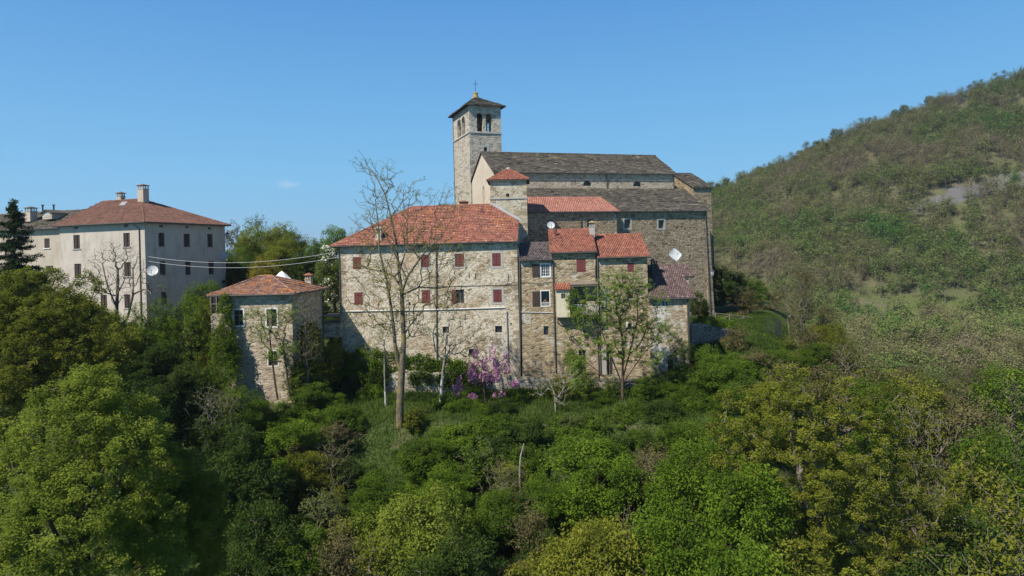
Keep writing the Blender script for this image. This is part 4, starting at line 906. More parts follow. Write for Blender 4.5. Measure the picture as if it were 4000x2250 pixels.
for p, q in zip(W, W[1:]):
    m.tube([p, q], .05, 5); m.tube([p - Vector((0, 0, .1)), q - Vector((0, 0, .95))], .045, 5); m.tube([p - Vector((0, 0, .95)), q - Vector((0, 0, .1))], .045, 5)
thing('wooden_fence', m, MT['wood'], 'crossed-rail wooden fence beside the church corner', 'fence')

# ================================================================== DISHES, LAMPS, WIRES, PARASOL, PERSON
def dish(px, py, Y, rpx, yaw, label, square=False, mount=(0.0, -1.0, -.9)):
    c = P(px, py, Y); r = rpx * Y / FP; root = empty('satellite_dish', c + Vector((0, .25, -r - .3)), label, 'satellite dish')
    yw = rad(yaw); ax = Vector((math.sin(yw) * .93, -math.cos(yw) * .93, .36)).normalized(); u = Vector((0, 0, 1)).cross(ax).normalized(); v = ax.cross(u); m = MB(); rings = []
    for k in range(6):
        q = k / 5; rr = r * q; dpt = .22 * r * (q * q - 1)
        ring = []
        for t in range(24):
            th = 2 * math.pi * t / 24
            cx, cy = math.cos(th), math.sin(th)
            if square: e = 1 / max(.78, (abs(cx) ** 6 + abs(cy) ** 6) ** (1 / 6)); th2 = .0; cx, cy = cx * e * .95, cy * e * .95; cx, cy = (cx - cy) * .72, (cx + cy) * .72
            ring.append(c + u * cx * rr + v * cy * rr + ax * dpt)
        rings.append(ring)
    for A_, B_ in zip(rings, rings[1:]):
        for t in range(24):
            m.face(A_[t], A_[(t + 1) % 24], B_[(t + 1) % 24], B_[t]); m.face(*[p - ax * .03 for p in (B_[t], B_[(t + 1) % 24], A_[(t + 1) % 24], A_[t])])
    for t in range(24): m.face(rings[5][t], rings[5][(t + 1) % 24], rings[5][(t + 1) % 24] - ax * .03, rings[5][t] - ax * .03)
    build('reflector', m, MT['dishwhite'], root)
    m = MB(); f = c + ax * r * .95 - v * r * .25; m.tube([c - v * r * .95, f], .018, 5); m.tube([f, f - ax * .12], .05, 8); build('feed_arm', m, MT['lead'], root)
    m = MB(); back = c - ax * (.22 * r + .02); m.tube([back, back - ax * .18, c + Vector((mount[0] * .1, .28, -r * 1.7))], .03, 6); build('mast', m, MT['lead'], root)
dish(2152, 879, 76, 15, 10, 'small round white satellite dish above the copper flue')
dish(595, 1057, 71, 21, 15, 'bright round satellite dish at the corner of the plastered palace')
dish(876, 997, 89.5, 16, -15, 'dull grey satellite dish by the far edge of the shaded palace wall')
dish(2638, 994, 82, 22, 12, 'square tilted white satellite dish in front of the church wall', True)
def lantern(px, py, Y, label, d=(1, 0, 0)):
    c = P(px, py, Y); root = empty('wall_lamp', c - Vector((0, 0, .5)), label, 'street lamp')
    m = MB(); m.lathe(c, [(0, -.36), (.1, -.34), (.13, -.3)], 6); m.lathe(c, [(.3, .3), (.16, .45), (.07, .5), (.05, .62), (0, .66)], 6); m.lathe(c, [(.3, .3), (.27, .27)], 6)
    for k in range(6): t = math.pi * k / 3; m.tube([c + Vector((.13 * math.cos(t), .13 * math.sin(t), -.3)), c + Vector((.27 * math.cos(t), .27 * math.sin(t), .28))], .018, 4)
    build('lantern_frame', m, MT['iron'], root)
    m = MB(); m.lathe(c, [(.12, -.29), (.25, .27)], 6); build('lantern_glass', m, MT['glass'], root)
    m = MB(); D = Vector(d); m.tube([c + Vector((0, 0, -.36)), c + Vector((0, 0, -.6)), c + D * .35 + Vector((0, 0, -.75)), c + D * .8 + Vector((0, 0, -.7))], .03, 6); build('bracket', m, MT['iron'], root)
lantern(2783, 1068, 87.5, 'old iron wall lantern on the church corner above the dark shrubs', (-1, .2, 0))
lantern(888, 922, 90.5, 'iron wall lantern on the far corner of the palace', (-1, 0, 0))
for (a, sg, b, lab) in (((569, 1002), 1022, (1312, 981), 'upper pale overhead cable between the palace and the long house'), ((568, 1020), 1046, (1314, 1003), 'lower pale overhead cable between the palace and the long house')):
    A = PR.pt(.3, PR.Z(*a), .02); B = HF.pt(hl + .05, HF.Z(*b), -.3); m = MB(); pts = []
    for i in range(17): t = i / 16; p = A.lerp(B, t); p.z -= 4 * t * (1 - t) * .95; pts.append(p)
    m.tube(pts, .018, 4); thing('overhead_cable', m, MT['cable'], lab, 'cable')
c = P(1101, 1080, 76); m = MB(); m.lathe(c, [(1.25, -.45), (.75, -.02), (.3, .42), (0.02, .6)], 8); root = empty('parasol', c - Vector((0, 0, 3)), 'white parasol top showing behind the lichen-covered roof', 'parasol'); build('canopy', m, MT['white'], root)
m = MB(); m.tube([c + Vector((0, 0, .5)), c - Vector((0, 0, 3))], .04); build('pole', m, MT['wood'], root)

def person():
    a, b, c, d = win_person; base = RF.pt((a + b) / 2, c - 1.0, -.55)
    J = dict(pel=(0, 0, .95, .15), chest=(0, -.04, 1.25, .16), neck=(0, -.06, 1.47, .06), hd=(0, -.09, 1.58, .09), top=(0, -.09, 1.68, .075),
             ls=(-.18, -.05, 1.40, .06), le=(-.27, -.27, 1.27, .045), lw=(-.10, -.40, 1.48, .032), lh=(-.075, -.43, 1.54, .034),
             rs=(.18, -.05, 1.40, .06), re=(.27, -.27, 1.27, .045), rw=(.10, -.40, 1.48, .032), rh=(.075, -.43, 1.54, .034),
             lt=(-.1, 0, .88, .09), lk=(-.1, -.03, .5, .06), la=(-.1, 0, .08, .045), rt=(.1, 0, .88, .09), rk=(.1, -.03, .5, .06), ra=(.1, 0, .08, .045),
             lf=(-.1, -.14, .03, .04), rf=(.1, -.14, .03, .04), nose=(0, -.2, 1.59, .018), )
    E = [('pel', 'chest'), ('chest', 'neck'), ('neck', 'hd'), ('hd', 'top'), ('hd', 'nose'), ('chest', 'ls'), ('ls', 'le'), ('le', 'lw'), ('lw', 'lh'), ('chest', 'rs'), ('rs', 're'), ('re', 'rw'), ('rw', 'rh'),
         ('pel', 'lt'), ('lt', 'lk'), ('lk', 'la'), ('la', 'lf'), ('pel', 'rt'), ('rt', 'rk'), ('rk', 'ra'), ('ra', 'rf')]
    for sgn, h in ((-1, 'lh'), (1, 'rh')):
        hx, hy, hz_, _ = J[h]
        for k, (dx, dz, L) in enumerate(((.0, .05, .06), (.004, .03, .07), (.006, .012, .068), (.008, -.006, .055))):
            J[h + 'a%d' % k] = (hx + sgn * .015, hy - .03, hz_ + dz, .009); J[h + 'b%d' % k] = (hx - sgn * (L - .02), hy - .045, hz_ + dz + .005, .008)
            E += [(h, h + 'a%d' % k), (h + 'a%d' % k, h + 'b%d' % k)]
        J[h + 't'] = (hx - sgn * .03, hy + .03, hz_ - .02, .011); E.append((h, h + 't'))
    names = list(J); me = bpy.data.meshes.new('person'); me.from_pydata([J[n][:3] for n in names], [(names.index(a_), names.index(b_)) for a_, b_ in E], [])
    o = link(bpy.data.objects.new('person', me)); o.location = base; md = o.modifiers.new('skin', 'SKIN'); ss = o.modifiers.new('sub', 'SUBSURF'); ss.levels = 1; ss.render_levels = 1
    if not me.skin_vertices: 
        import bmesh
        bmm = bmesh.new(); bmm.from_mesh(me); bmm.verts.layers.skin.verify(); bmm.to_mesh(me); bmm.free()
    for i, n in enumerate(names): me.skin_vertices[0].data[i].radius = (J[n][3], J[n][3]); me.skin_vertices[0].data[i].use_root = (n == 'pel')
    me.materials.append(MT['skin']); o['label'] = 'person in dark top at the open lower window holding a phone up'; o['category'] = 'person'
    def kid(name, prof, mat, zc, y=-.09):
        m = MB(); m.lathe((0, y, zc), prof, 12); return build(name, m, mat, o, smooth=True)
    LOC[o] = Vector((0, 0, 0))
    kid('hair', [(.105, 0), (.115, .06), (.09, .13), (0, .155)], MT['hair'], 1.58, -.07)
    kid('shirt', [(.17, .0), (.19, .25), (.2, .42), (.1, .53), (.08, .55)], MT['cloth'], .92, -.02)
    kid('trousers', [(.19, 0), (.18, .2), (.17, .28)], MT['cloth'], .66, 0)
    m = MB(); m.box(-.08, .08, -.49, -.475, 1.5, 1.6); ph = build('mobile_phone', m, MT['iron']); ph.location = base; ph['label'] = 'dark phone held up by the person at the window'; ph['category'] = 'phone'
person()

# ================================================================== VEGETATION
def rnd_unit(rng, n):
    v = rng.normal(size=(n, 3)); return v / np.linalg.norm(v, axis=1)[:, None]
def leaf_geo(rng, C, size, up=0.5, aspect=0.6, outw=None):
    size = size * 1.3
    n = len(C); N_ = rnd_unit(rng, n); N_[:, 2] = np.abs(N_[:, 2]) + up
    if outw is not None: N_ += outw * 0.6
    N_ /= np.linalg.norm(N_, axis=1)[:, None]
    T_ = np.cross(N_, rnd_unit(rng, n)); T_ /= np.linalg.norm(T_, axis=1)[:, None] + 1e-9; B_ = np.cross(N_, T_)
    s = (size * rng.uniform(0.6, 1.3, n))[:, None]
    V = np.stack([C + T_ * s, C + B_ * s * aspect, C - T_ * s, C - B_ * s * aspect], 1).reshape(-1, 3)
    F = np.arange(n * 4).reshape(n, 4); return V, F
def seg_geo(A, B, ra, rb, k=5):
    """tapered tubes between points"""
    D = B - A; L = np.linalg.norm(D, axis=1)[:, None] + 1e-9; D = D / L
    R_ = np.where(np.abs(D[:, 2:3]) > .9, np.array([[1., 0, 0]]), np.array([[0, 0, 1.]])); U = np.cross(D, R_); U /= np.linalg.norm(U, axis=1)[:, None]; W = np.cross(D, U)
    n = len(A); V = np.zeros((n, 2 * k, 3))
    for i in range(k):
        t = 2 * math.pi * i / k; o = U * math.cos(t) + W * math.sin(t)
        V[:, i] = A + o * ra[:, None] - D * ra[:, None] * .3; V[:, k + i] = B + o * rb[:, None]
    idx = np.arange(n)[:, None] * 2 * k; F = np.stack([np.stack([idx[:, 0] + i, idx[:, 0] + (i + 1) % k, idx[:, 0] + k + (i + 1) % k, idx[:, 0] + k + i], 1) for i in range(k)], 1).reshape(-1, 4)
    return V.reshape(-1, 3), F
def grow(rng, seeds, targets, step=0.9, bend=0.12, droop=0.0):
    """attach every target to the nearest suitable node of a growing skeleton"""
    pos = []; par = []
    for line in seeds:
        for i, p in enumerate(line):
            if i == 0 and len(line) > 1 and isinstance(p, int): continue
            pos.append(np.array(p, float)); par.append(len(pos) - 2 if i > 0 else (-1 if not len(pos) > 1 else int(np.argmin([np.linalg.norm(q - pos[-1]) + 3 * max(0, q[2] - pos[-1][2]) for q in pos[:-1]]))))
    base = pos[0]; targets = sorted(targets, key=lambda t: np.linalg.norm(t - base) * .5 + np.hypot(*(t - base)[:2])) if len(targets) else []
    buf = np.zeros((len(pos) + len(targets) * 12 + 50, 3)); buf[:len(pos)] = pos; n = len(pos); dbase = np.linalg.norm(buf[:n] - base, axis=1); dist = np.zeros(len(buf)); dist[:n] = dbase
    par = list(par)
    for t in targets:
        d = np.linalg.norm(buf[:n] - t, axis=1); c = d + 0.6 * np.maximum(0, buf[:n, 2] - t[2] + 0.35 * d) + 0.12 * dist[:n]
        c[:1] += 2; i = int(np.argmin(c)); a = buf[i].copy(); L = d[i]; m = max(1, min(10, int(L / step)))
        pr = i; side = rng.normal(size=3) * bend * L; 
        for k in range(1, m + 1):
            f = k / m; p = a + (t - a) * f + side * math.sin(math.pi * f) * .5 + np.array([0, 0, 1]) * math.sin(math.pi * f) * L * (.10 - droop) + (rng.normal(size=3) * .06 * L / m if k < m else 0)
            buf[n] = p; dist[n] = dist[pr] + np.linalg.norm(p - buf[pr]); par.append(pr); pr = n; n += 1
    return buf[:n].copy(), np.array(par)
def radii(pos, par, r_tip, r_base, p=2.2):
    n = len(pos); acc = np.zeros(n)
    has = np.zeros(n, bool); has[par[par >= 0]] = True
    for i in range(n - 1, -1, -1):
        if not has[i]: acc[i] += r_tip ** p
        if par[i] >= 0 and par[i] < i: acc[par[i]] += acc[i]
    r = acc ** (1 / p); s = math.log(r_base / r_tip) / max(1e-6, math.log(r[0] / r_tip)) if r[0] > r_tip * 1.01 else 1
    return r_tip * (r / r_tip) ** s
def lobes_targets(rng, lobes, n, shell=0.55, mind=0.0):
    out = []; L = np.array(lobes, float); vol = (L[:, 3] * L[:, 4] * L[:, 5]) ** .8; vol /= vol.sum(); tries = 0
    while len(out) < n and tries < n * 30:
        tries += 1; i = rng.choice(len(L), p=vol); d = rnd_unit(rng, 1)[0]; r = rng.uniform(shell ** 2, 1) ** .5
        p = L[i, :3] + d * L[i, 3:6] * r
        q = ((p - L[:, :3]) / L[:, 3:6]); 
        if shell > .3 and np.any((q ** 2).sum(1) < (shell * .8) ** 2): continue
        if mind and out and np.min(np.linalg.norm(np.array(out) - p, axis=1)) < mind: continue
        if p[2] < .15: continue
        out.append(p)
    return np.array(out)
def crown_leaves(rng, cl, lpc, cr_, size, center, flat=.7, up=.5, aspect=.6):
    n = len(cl); k = rng.poisson(lpc * rng.uniform(.5, 1.5, n)); idx = np.repeat(np.arange(n), k)
    rr = (cr_ * rng.uniform(.6, 1.35, n))[idx]
    d = rnd_unit(rng, len(idx)) * (rng.uniform(0.1, 1, len(idx)) ** .45)[:, None] * rr[:, None]; d[:, 2] *= flat
    C = cl[idx] + d; ow = C - center; ow /= np.linalg.norm(ow, axis=1)[:, None] + 1e-6
    V, F = leaf_geo(rng, C, size, up, aspect, ow); ct = rng.uniform(0, 1, n)
    tint = np.clip(.5 + (ct[idx] - .5) * .7 + rng.normal(size=len(idx)) * .16, 0, 1); return V, F, tint
def tree(name, cat, lobes, ncl, lpc, cr_, size, leaf, bk, rb, seeds=None, seed=0, shell=.55, mind=0, rt=.012, step=.9, bend=.12, flat=.7, up=.5, aspect=.6, leafat=1.0, extra=None, kmin=0.0, parts=('crown', 'trunk'), label='tree', srad=None):
    rng = np.random.RandomState(seed); tg = lobes_targets(rng, lobes, ncl, shell, mind)
    seeds = seeds or [[(0, 0, -.6), (0.05, 0, 1), (0, .05, 2.0)]]
    pos, par = grow(rng, seeds, list(tg), step, bend); r = radii(pos, par, rt, rb)
    if srad:
        q = 0
        for line, w0 in zip(seeds, srad):
            for i in range(len(line)): r[q] = max(r[q], w0[i] if isinstance(w0, list) else w0 * (1 - .9 * i / len(line))); q += 1
    k = par >= 0; k &= (np.maximum(r, r[par]) > kmin); ra = np.minimum(r[par[k]], r[k] * 1.6); V, F = seg_geo(pos[par[k]], pos[k], ra, r[k], 6 if rb > .15 else 4)
    root = link(bpy.data.objects.new(name, None)); root['category'] = cat; root['label'] = label
    tr = npmesh(parts[1], V, F, np.full(len(F), .5), bk, root)
    tr.data.polygons.foreach_set('use_smooth', np.ones(len(F), bool))
    c = np.array(lobes)[:, :3].mean(0); c[2] *= .7
    lt = tg[rng.uniform(size=len(tg)) < leafat]
    if len(lt) and lpc: V, F, t = crown_leaves(rng, lt, lpc, cr_, size, c, flat, up, aspect); cw = npmesh(parts[0], V, F, t, leaf, root); KIDS[root] = [tr, cw]
    else: KIDS[root] = [tr]
    if extra:
        en, efrac, elpc, ecr, esz, emat = extra; lt = tg[rng.uniform(size=len(tg)) < efrac]; V, F, t = crown_leaves(rng, lt, elpc, ecr, esz, c); KIDS[root].append(npmesh(en, V, F, t, emat, root))
    a = tg; root['_w'] = float(np.percentile(np.hypot(a[:, 0], a[:, 1]), 93)) + cr_ * .6; root['_h'] = float(a[:, 2].max()) + cr_ * .4
    return root
def blobs(rng, R_, z0, z1, n, rr=(.35, .55)):
    L = []
    for i in range(n):
        t = rng.uniform(); z = z0 + (z1 - z0) * t; env = R_ * math.sin(math.pi * min(.97, max(.15, .2 + .75 * t))) ** .7
        a = rng.uniform(0, 6.28); q = env * rng.uniform(.3, .72); r = R_ * rng.uniform(*rr); L.append((q * math.cos(a), q * math.sin(a), z, r, r, r * .75))
    L.append((0, 0, z1 - R_ * .25, R_ * .45, R_ * .45, R_ * .4)); return L
_r = np.random.RandomState
PROTO = {}
used = set()
def proto(k, **kw): PROTO[k] = tree(kw.pop('name', 'tree'), kw.pop('cat', 'tree'), **kw)
proto('round1', lobes=blobs(_r(1), 4, 2.5, 8, 12), ncl=260, lpc=170, cr_=.6, size=.058, leaf=LF['bright'], bk=BK['brown'], rb=.2, seed=1, mind=.35)
proto('round2', lobes=blobs(_r(2), 3.6, 2.2, 9, 13), ncl=260, lpc=160, cr_=.58, size=.058, leaf=LF['mid'], bk=BK['grey'], rb=.2, seed=2, mind=.35)
proto('round3', lobes=blobs(_r(14), 4.2, 1.5, 6.5, 10), ncl=240, lpc=150, cr_=.62, size=.06, leaf=LF['oak'], bk=BK['grey'], rb=.2, seed=14, mind=.38)
proto('sparse1', lobes=blobs(_r(3), 3.6, 3, 9.5, 10), ncl=420, lpc=12, cr_=.38, size=.065, leaf=LF['greygreen'], bk=BK['grey'], rb=.16, seed=3, shell=.2, step=.6)
proto('sparse2', lobes=blobs(_r(4), 3.0, 2.5, 9.5, 9), ncl=420, lpc=16, cr_=.36, size=.06, leaf=LF['brown'], bk=BK['lichen'], rb=.15, seed=4, shell=.2, step=.6)
vs = [(x * 1.0, y * 1.0, 6.2 + z, 1.3, 1.3, 2.6) for x, y, z in ((0, 0, 1.2), (1.3, .4, .2), (-1.3, -.3, 0), (.4, -1.2, -.3), (-.5, 1.2, .2))] + [(0, 0, 3.2, 1.6, 1.6, 1.6)]
proto('vase', lobes=vs, ncl=360, lpc=22, cr_=.36, size=.06, leaf=LF['bright'], bk=BK['brown'], rb=.14, seed=6, shell=.15, step=.6)
proto('bare', lobes=blobs(_r(7), 3.4, 3, 9.5, 9), ncl=520, lpc=3, cr_=.22, size=.045, leaf=LF['oak'], bk=BK['grey'], rb=.15, seed=7, shell=.1, step=.55)
bl_ = lambda s, R_: [(0, 0, 1.2, R_ * .7, R_ * .7, 1.1)] + [(R_ * .55 * math.cos(a + s), R_ * .55 * math.sin(a + s), .9 + .4 * math.sin(3 * a + s), R_ * .45, R_ * .45, .8) for a in (0, 1.3, 2.5, 3.8, 5.0)]
for k, s, col in (('bush1', 1, 'bright'), ('bush2', 2, 'mid'), ('bush3', 3, 'deep')):
    proto(k, name='shrub', cat='shrub', lobes=bl_(s, 2.0 + .2 * s), ncl=120, lpc=120, cr_=.42, size=.052, leaf=LF[col], bk=BK['brown'], rb=.06, seed=20 + s, mind=.18, seeds=[[(0, 0, -.4), (0, 0, .2)]], flat=.9)
proto('bush4', name='shrub', cat='shrub', lobes=bl_(5, 2.2), ncl=300, lpc=9, cr_=.26, size=.05, leaf=LF['oak'], bk=BK['grey'], rb=.06, seed=30, shell=.1, step=.5, seeds=[[(0, 0, -.4), (0, 0, .2)]])
up_ = [(x, y, 2.0, .5, .5, 1.9) for x, y in ((0, 0), (.7, .2), (-.6, .4), (.2, -.7), (-.5, -.5), (.9, -.6))]
proto('bush5', name='shrub', cat='shrub', lobes=up_, ncl=130, lpc=40, cr_=.3, size=.06, leaf=LF['olive'], bk=BK['brown'], rb=.05, seed=31, seeds=[[(0, 0, -.4), (0, 0, .2)]], shell=.2, up=.1)

def region(px, py):
    x = 'below the palace' if px < 760 else 'below the small house' if px < 1230 else 'below the long house' if px < 1880 else 'below the balcony house' if px < 2330 else 'below the end house' if px < 2850 else 'around the olive-yellow oak'
    y = 'high on the slope' if py < 1600 else 'halfway downslope' if py < 1900 else 'low on the slope'
    return x, y
ADJ = dict(bright='bright green', mid='mid green', deep='dark green', oak='olive-yellow', olive='dull olive', brown='brownish twiggy', greygreen='pale grey-green', willow='soft light green', yellow='yellow-leaved', conifer='dark')
rs = np.random.RandomState(77)
def place(k, px, top, Y, wpx, col=None, bkc=None, label=None, group=None, x=None, hmin=1.0, sink=.2, adj=None, noun=None, baseY=None):
    """a tree whose top shows at (px, top) at depth Y, its crown wpx photo pixels wide, rooted in the ground below"""
    pr = PROTO[k]; p = P(px, top, Y); g = T(p.x, Y) - sink; H = max(hmin, p.z - g); sz = H / pr['_h']; sxy = wpx * Y / FP / 2 / pr['_w']
    if k.startswith('bush') and H > 3.6: k = {'bush1': 'round1', 'bush2': 'round2', 'bush3': 'round2', 'bush4': 'sparse1', 'bush5': 'round3'}[k]; pr = PROTO[k]; sz = H / pr['_h']; sxy = wpx * Y / FP / 2 / pr['_w']
    if sz > 1.5 * sxy: sxy = sz / 1.5
    if sz < .8 * sxy: sz = .8 * sxy; g = p.z - sz * pr['_h']
    mats = {}
    if col: mats['crown'] = LF[col]; mats['foliage'] = LF[col]
    if bkc: mats['trunk'] = BK[bkc]
    if not label:
        cx, cy = proj(p.x, Y, g + H * .6); a, b = region(cx, cy); nn_ = noun or ('shrub' if k.startswith('bush') else 'tree')
        label = '%s %s %s %s' % (adj or ADJ.get(col or '', 'green'), nn_, b, a); group = '%ss %s' % (nn_, a + ', ' + b)
    o = copy_tree(pr, (p.x, Y, g), rs.uniform(0, 6.28), (sxy, sxy, sz), mats, label, group)
    return o

# ---------------- individually shaped trees
def px2(px, py, Y, base): p = P(px, py, Y) - base; return (p.x, p.y, p.z)
def own(name, cat, label, px, Y, lobes_px, seeds_px=None, bpy_=None, **kw):
    """tree with crown lobes given as (px, py, r_px, depth offset)"""
    base = P(px, bpy_ or 1600, Y); base.z = T(base.x, Y) if bpy_ is None else base.z; f = Y / FP
    lobes = []
    for l in lobes_px:
        c = P(l[0], l[1], Y + (l[3] if len(l) > 3 else 0)) - base; ry = l[4] if len(l) > 4 else l[2]; lobes.append((c.x, c.y, c.z, l[2] * f, min(l[2], ry) * f, ry * f))
    sd = [[px2(a[0], a[1], Y + (a[2] if len(a) > 2 else 0), base) for a in line] for line in seeds_px] if seeds_px else [[(0, 0, -.5), (0, 0, 1.2)]]
    r = tree(name, cat, lobes, seeds=sd, label=label, **kw); r.location = base
    return r
# tall bare tree in front of the long house
own('tall_tree', 'tree', 'tall nearly bare tree with forked trunk in front of the long house', 1562, 58,
    [(1420, 640, 60, .5), (1500, 700, 90), (1480, 800, 100, 1), (1620, 760, 80, -1), (1760, 800, 90, 1), (1600, 900, 110, -1), (1420, 900, 90, 1.5), (1700, 950, 110, 1.5), (1780, 1010, 90, -.5), (1420, 1040, 90), (1500, 1080, 100, -2), (1640, 1120, 100, -1.5), (1760, 1150, 90, 1), (1420, 1220, 90, -1), (1550, 1230, 90, 1.5), (1640, 1260, 70)],
    [[(1562, 1670), (1563, 1560), (1570, 1450), (1577, 1330), (1572, 1200), (1569, 1140), (1556, 1040, .2), (1548, 950, .2), (1528, 850, .3), (1505, 760, .3), (1470, 690, .4), (1430, 640, .5)],
     [(1556, 1420), (1544, 1345, -.1), (1536, 1270, -.2), (1526, 1190, -.3), (1508, 1085, -.4), (1482, 980, -.3), (1478, 880, -.2), (1466, 780, .2)],
     [(1571, 1140), (1592, 1080, -.3), (1640, 1010, -.6), (1675, 965, -.8), (1720, 930, -1), (1760, 860, -1.2)], [(1571, 1130), (1540, 1080, .3), (1500, 1062, .5), (1430, 1048, .7), (1390, 1030, .8)],
     [(1575, 1150), (1640, 1120, .5), (1700, 1128, .8), (1760, 1120, 1)], [(1573, 1320), (1598, 1275, .1), (1625, 1245, .2)], [(1560, 1060), (1590, 960, .4), (1590, 860, .6), (1600, 780, .8)], [(1590, 1090), (1500, 905, -.5), (1450, 880, -.8)]],
    bpy_=1655, ncl=1500, lpc=8, cr_=.26, size=.045, leaf=LF['oak'], bk=BK['lichen'], rb=.17, rt=.014, srad=[[.36, .34, .31, .22, .2, .18, .13, .11, .08, .06, .05, .03], [.2, .15, .14, .13, .11, .09, .06, .04], .12, .1, .07, .08, .08, .07], seed=51, shell=.05, step=.45, bend=.16, leafat=.8)
# pollarded bare tree before the palace
own('bare_tree', 'tree', 'leafless many-branched tree in front of the palace wall', 462, 66,
    [(390, 1010, 50), (440, 980, 50), (500, 990, 50), (540, 1040, 50), (350, 1060, 45, 1), (590, 1080, 50, -1), (470, 1090, 90), (620, 1130, 40)],
    [[(462, 1350), (462, 1300), (455, 1240), (458, 1150), (460, 1050)], [(460, 1290), (500, 1240, .3), (520, 1150, .4), (520, 1050, .5)], [(456, 1200), (420, 1120, -.3), (400, 1030, -.4)]],
    bpy_=1360, ncl=620, lpc=2, cr_=.2, size=.04, leaf=LF['oak'], bk=BK['grey'], rb=.2, rt=.011, seed=52, shell=.05, step=.5, leafat=.4)
# foreground soft green tree, lower left
own('broad_tree', 'tree', 'big soft light green tree filling the near corner below the palace', 300, 30,
    [(340, 1560, 130), (300, 1680, 210, -.8), (480, 1680, 150, .5), (180, 1780, 190, .3), (420, 1850, 230, -1.5), (90, 1950, 190, -.3), (300, 2030, 240, -1.8), (560, 2000, 170, .2), (120, 2180, 220, -.9), (400, 2250, 230, -1.5), (560, 2200, 150, -1), (-80, 2050, 190, .5), (40, 2330, 200)],
    [[(300, 3200), (310, 2700), (330, 2200), (340, 1900), (345, 1700)], [(330, 2300), (200, 2050, -.8), (160, 1900, -.9)], [(330, 2250), (440, 2050, -.8), (470, 1850, -.6)]],
    ncl=900, lpc=230, cr_=.42, size=.040, leaf=LF['willow'], bk=BK['brown'], rb=.4, seed=53, shell=.7, mind=.2, flat=.75)
own('broad_tree', 'tree', 'yellow-green leafy tree beside the big soft green tree in the near corner', 700, 33,
    [(650, 1830, 90), (720, 1850, 90, -.5), (620, 1930, 110, -.8), (760, 1930, 100, .2), (680, 2040, 150, -1), (820, 1900, 60), (800, 2080, 90, .3), (600, 2150, 120, -.5), (740, 2200, 130)],
    [[(700, 2900), (700, 2400), (690, 2150), (680, 1950)]], ncl=480, lpc=160, cr_=.4, size=.044, leaf=LF['oak'], bk=BK['brown'], rb=.25, seed=54, shell=.6, mind=.22)
# olive-yellow oak, lower right
own('oak_tree', 'tree', 'large olive-yellow oak with twisting grey limbs in the near right woods', 3230, 42,
    [(3080, 1520, 110), (2900, 1640, 130, .5), (3100, 1660, 160, -1), (3320, 1560, 130, .3), (3460, 1600, 110), (3300, 1720, 150, -1.5), (3480, 1760, 130, .6), (2900, 1780, 120, .8), (3100, 1830, 170, -2), (3300, 1900, 150, -1.6), (3480, 1930, 130), (3650, 1930, 100, .5), (3160, 2020, 150, -1.8), (3380, 2080, 150, -1), (3560, 2060, 120, .6), (3140, 2180, 150, -.8), (3350, 2240, 150, -.6), (3700, 2040, 80), (2960, 1950, 90, 1)],
    [[(3190, 2700), (3195, 2350), (3185, 2150), (3200, 1980), (3260, 1800), (3290, 1690), (3330, 1620)], [(3195, 2150), (3150, 1990, -.5), (3120, 1850, -.8), (3090, 1700, -.6), (3050, 1600)], [(3200, 1950), (3330, 1850, .4), (3450, 1780, .5), (3560, 1700)], [(3190, 2200), (3350, 2100, -.8), (3500, 2050, -.4)], [(3150, 1980), (3000, 1850, .8), (2920, 1750, .8)]],
    ncl=1000, lpc=130, cr_=.40, size=.048, leaf=LF['oak'], bk=BK['grey'], rb=.42, rt=.018, seed=55, shell=.5, mind=.3)
# dark oaks behind the soft green tree
own('oak_tree', 'tree', 'dark olive oak with spreading boughs before the palace wing', 150, 48,
    [(60, 1120, 90), (180, 1120, 90, .6), (40, 1240, 110, -1), (200, 1230, 110, -1), (330, 1130, 70, .5), (330, 1240, 90), (420, 1310, 80), (120, 1350, 130, -1.6), (290, 1380, 110, -.8), (60, 1480, 110, -1.2), (200, 1500, 100), (440, 1420, 60, .5), (-40, 1400, 110), (20, 1600, 110), (-60, 1250, 100)],
    [[(150, 1900), (150, 1600), (140, 1450), (130, 1300), (150, 1180)], [(150, 1500), (280, 1350, -.5), (370, 1260)], [(145, 1480), (40, 1330, .4), (0, 1230)]],
    ncl=800, lpc=130, cr_=.44, size=.055, leaf=LF['olive'], bk=BK['brown'], rb=.4, rt=.016, seed=56, shell=.5, mind=.28)
# leafy vase tree before the row houses
own('ash_tree', 'tree', 'airy fresh green tree with many upright stems before the balcony house', 2435, 63,
    [(2400, 1095, 60), (2480, 1105, 70, .5), (2440, 1160, 90), (2360, 1230, 80), (2540, 1290, 70), (2320, 1150, 60, -.5), (2560, 1180, 60), (2400, 1190, 90, -1), (2270, 1230, 60), (2500, 1250, 90, .8), (2600, 1300, 60, -.6), (2300, 1330, 60, .4), (2420, 1330, 100), (2550, 1400, 70), (2250, 1400, 50), (2260, 1480, 50, -.6)],
    [[(2432, 1620), (2432, 1540), (2432, 1450), (2434, 1350), (2420, 1250), (2400, 1150)], [(2432, 1480), (2460, 1380, .3), (2490, 1250, .4), (2490, 1150, .5)], [(2430, 1500), (2390, 1400, -.3), (2340, 1270, -.5), (2325, 1180, -.5)], [(2432, 1500), (2500, 1400, -.3), (2560, 1280, -.3)], [(2430, 1530), (2350, 1460, .2), (2270, 1400, .2)]],
    bpy_=1610, ncl=1000, lpc=46, cr_=.28, size=.046, leaf=LF['ash'], bk=BK['brown'], rb=.17, rt=.010, seed=57, shell=.2, step=.45)
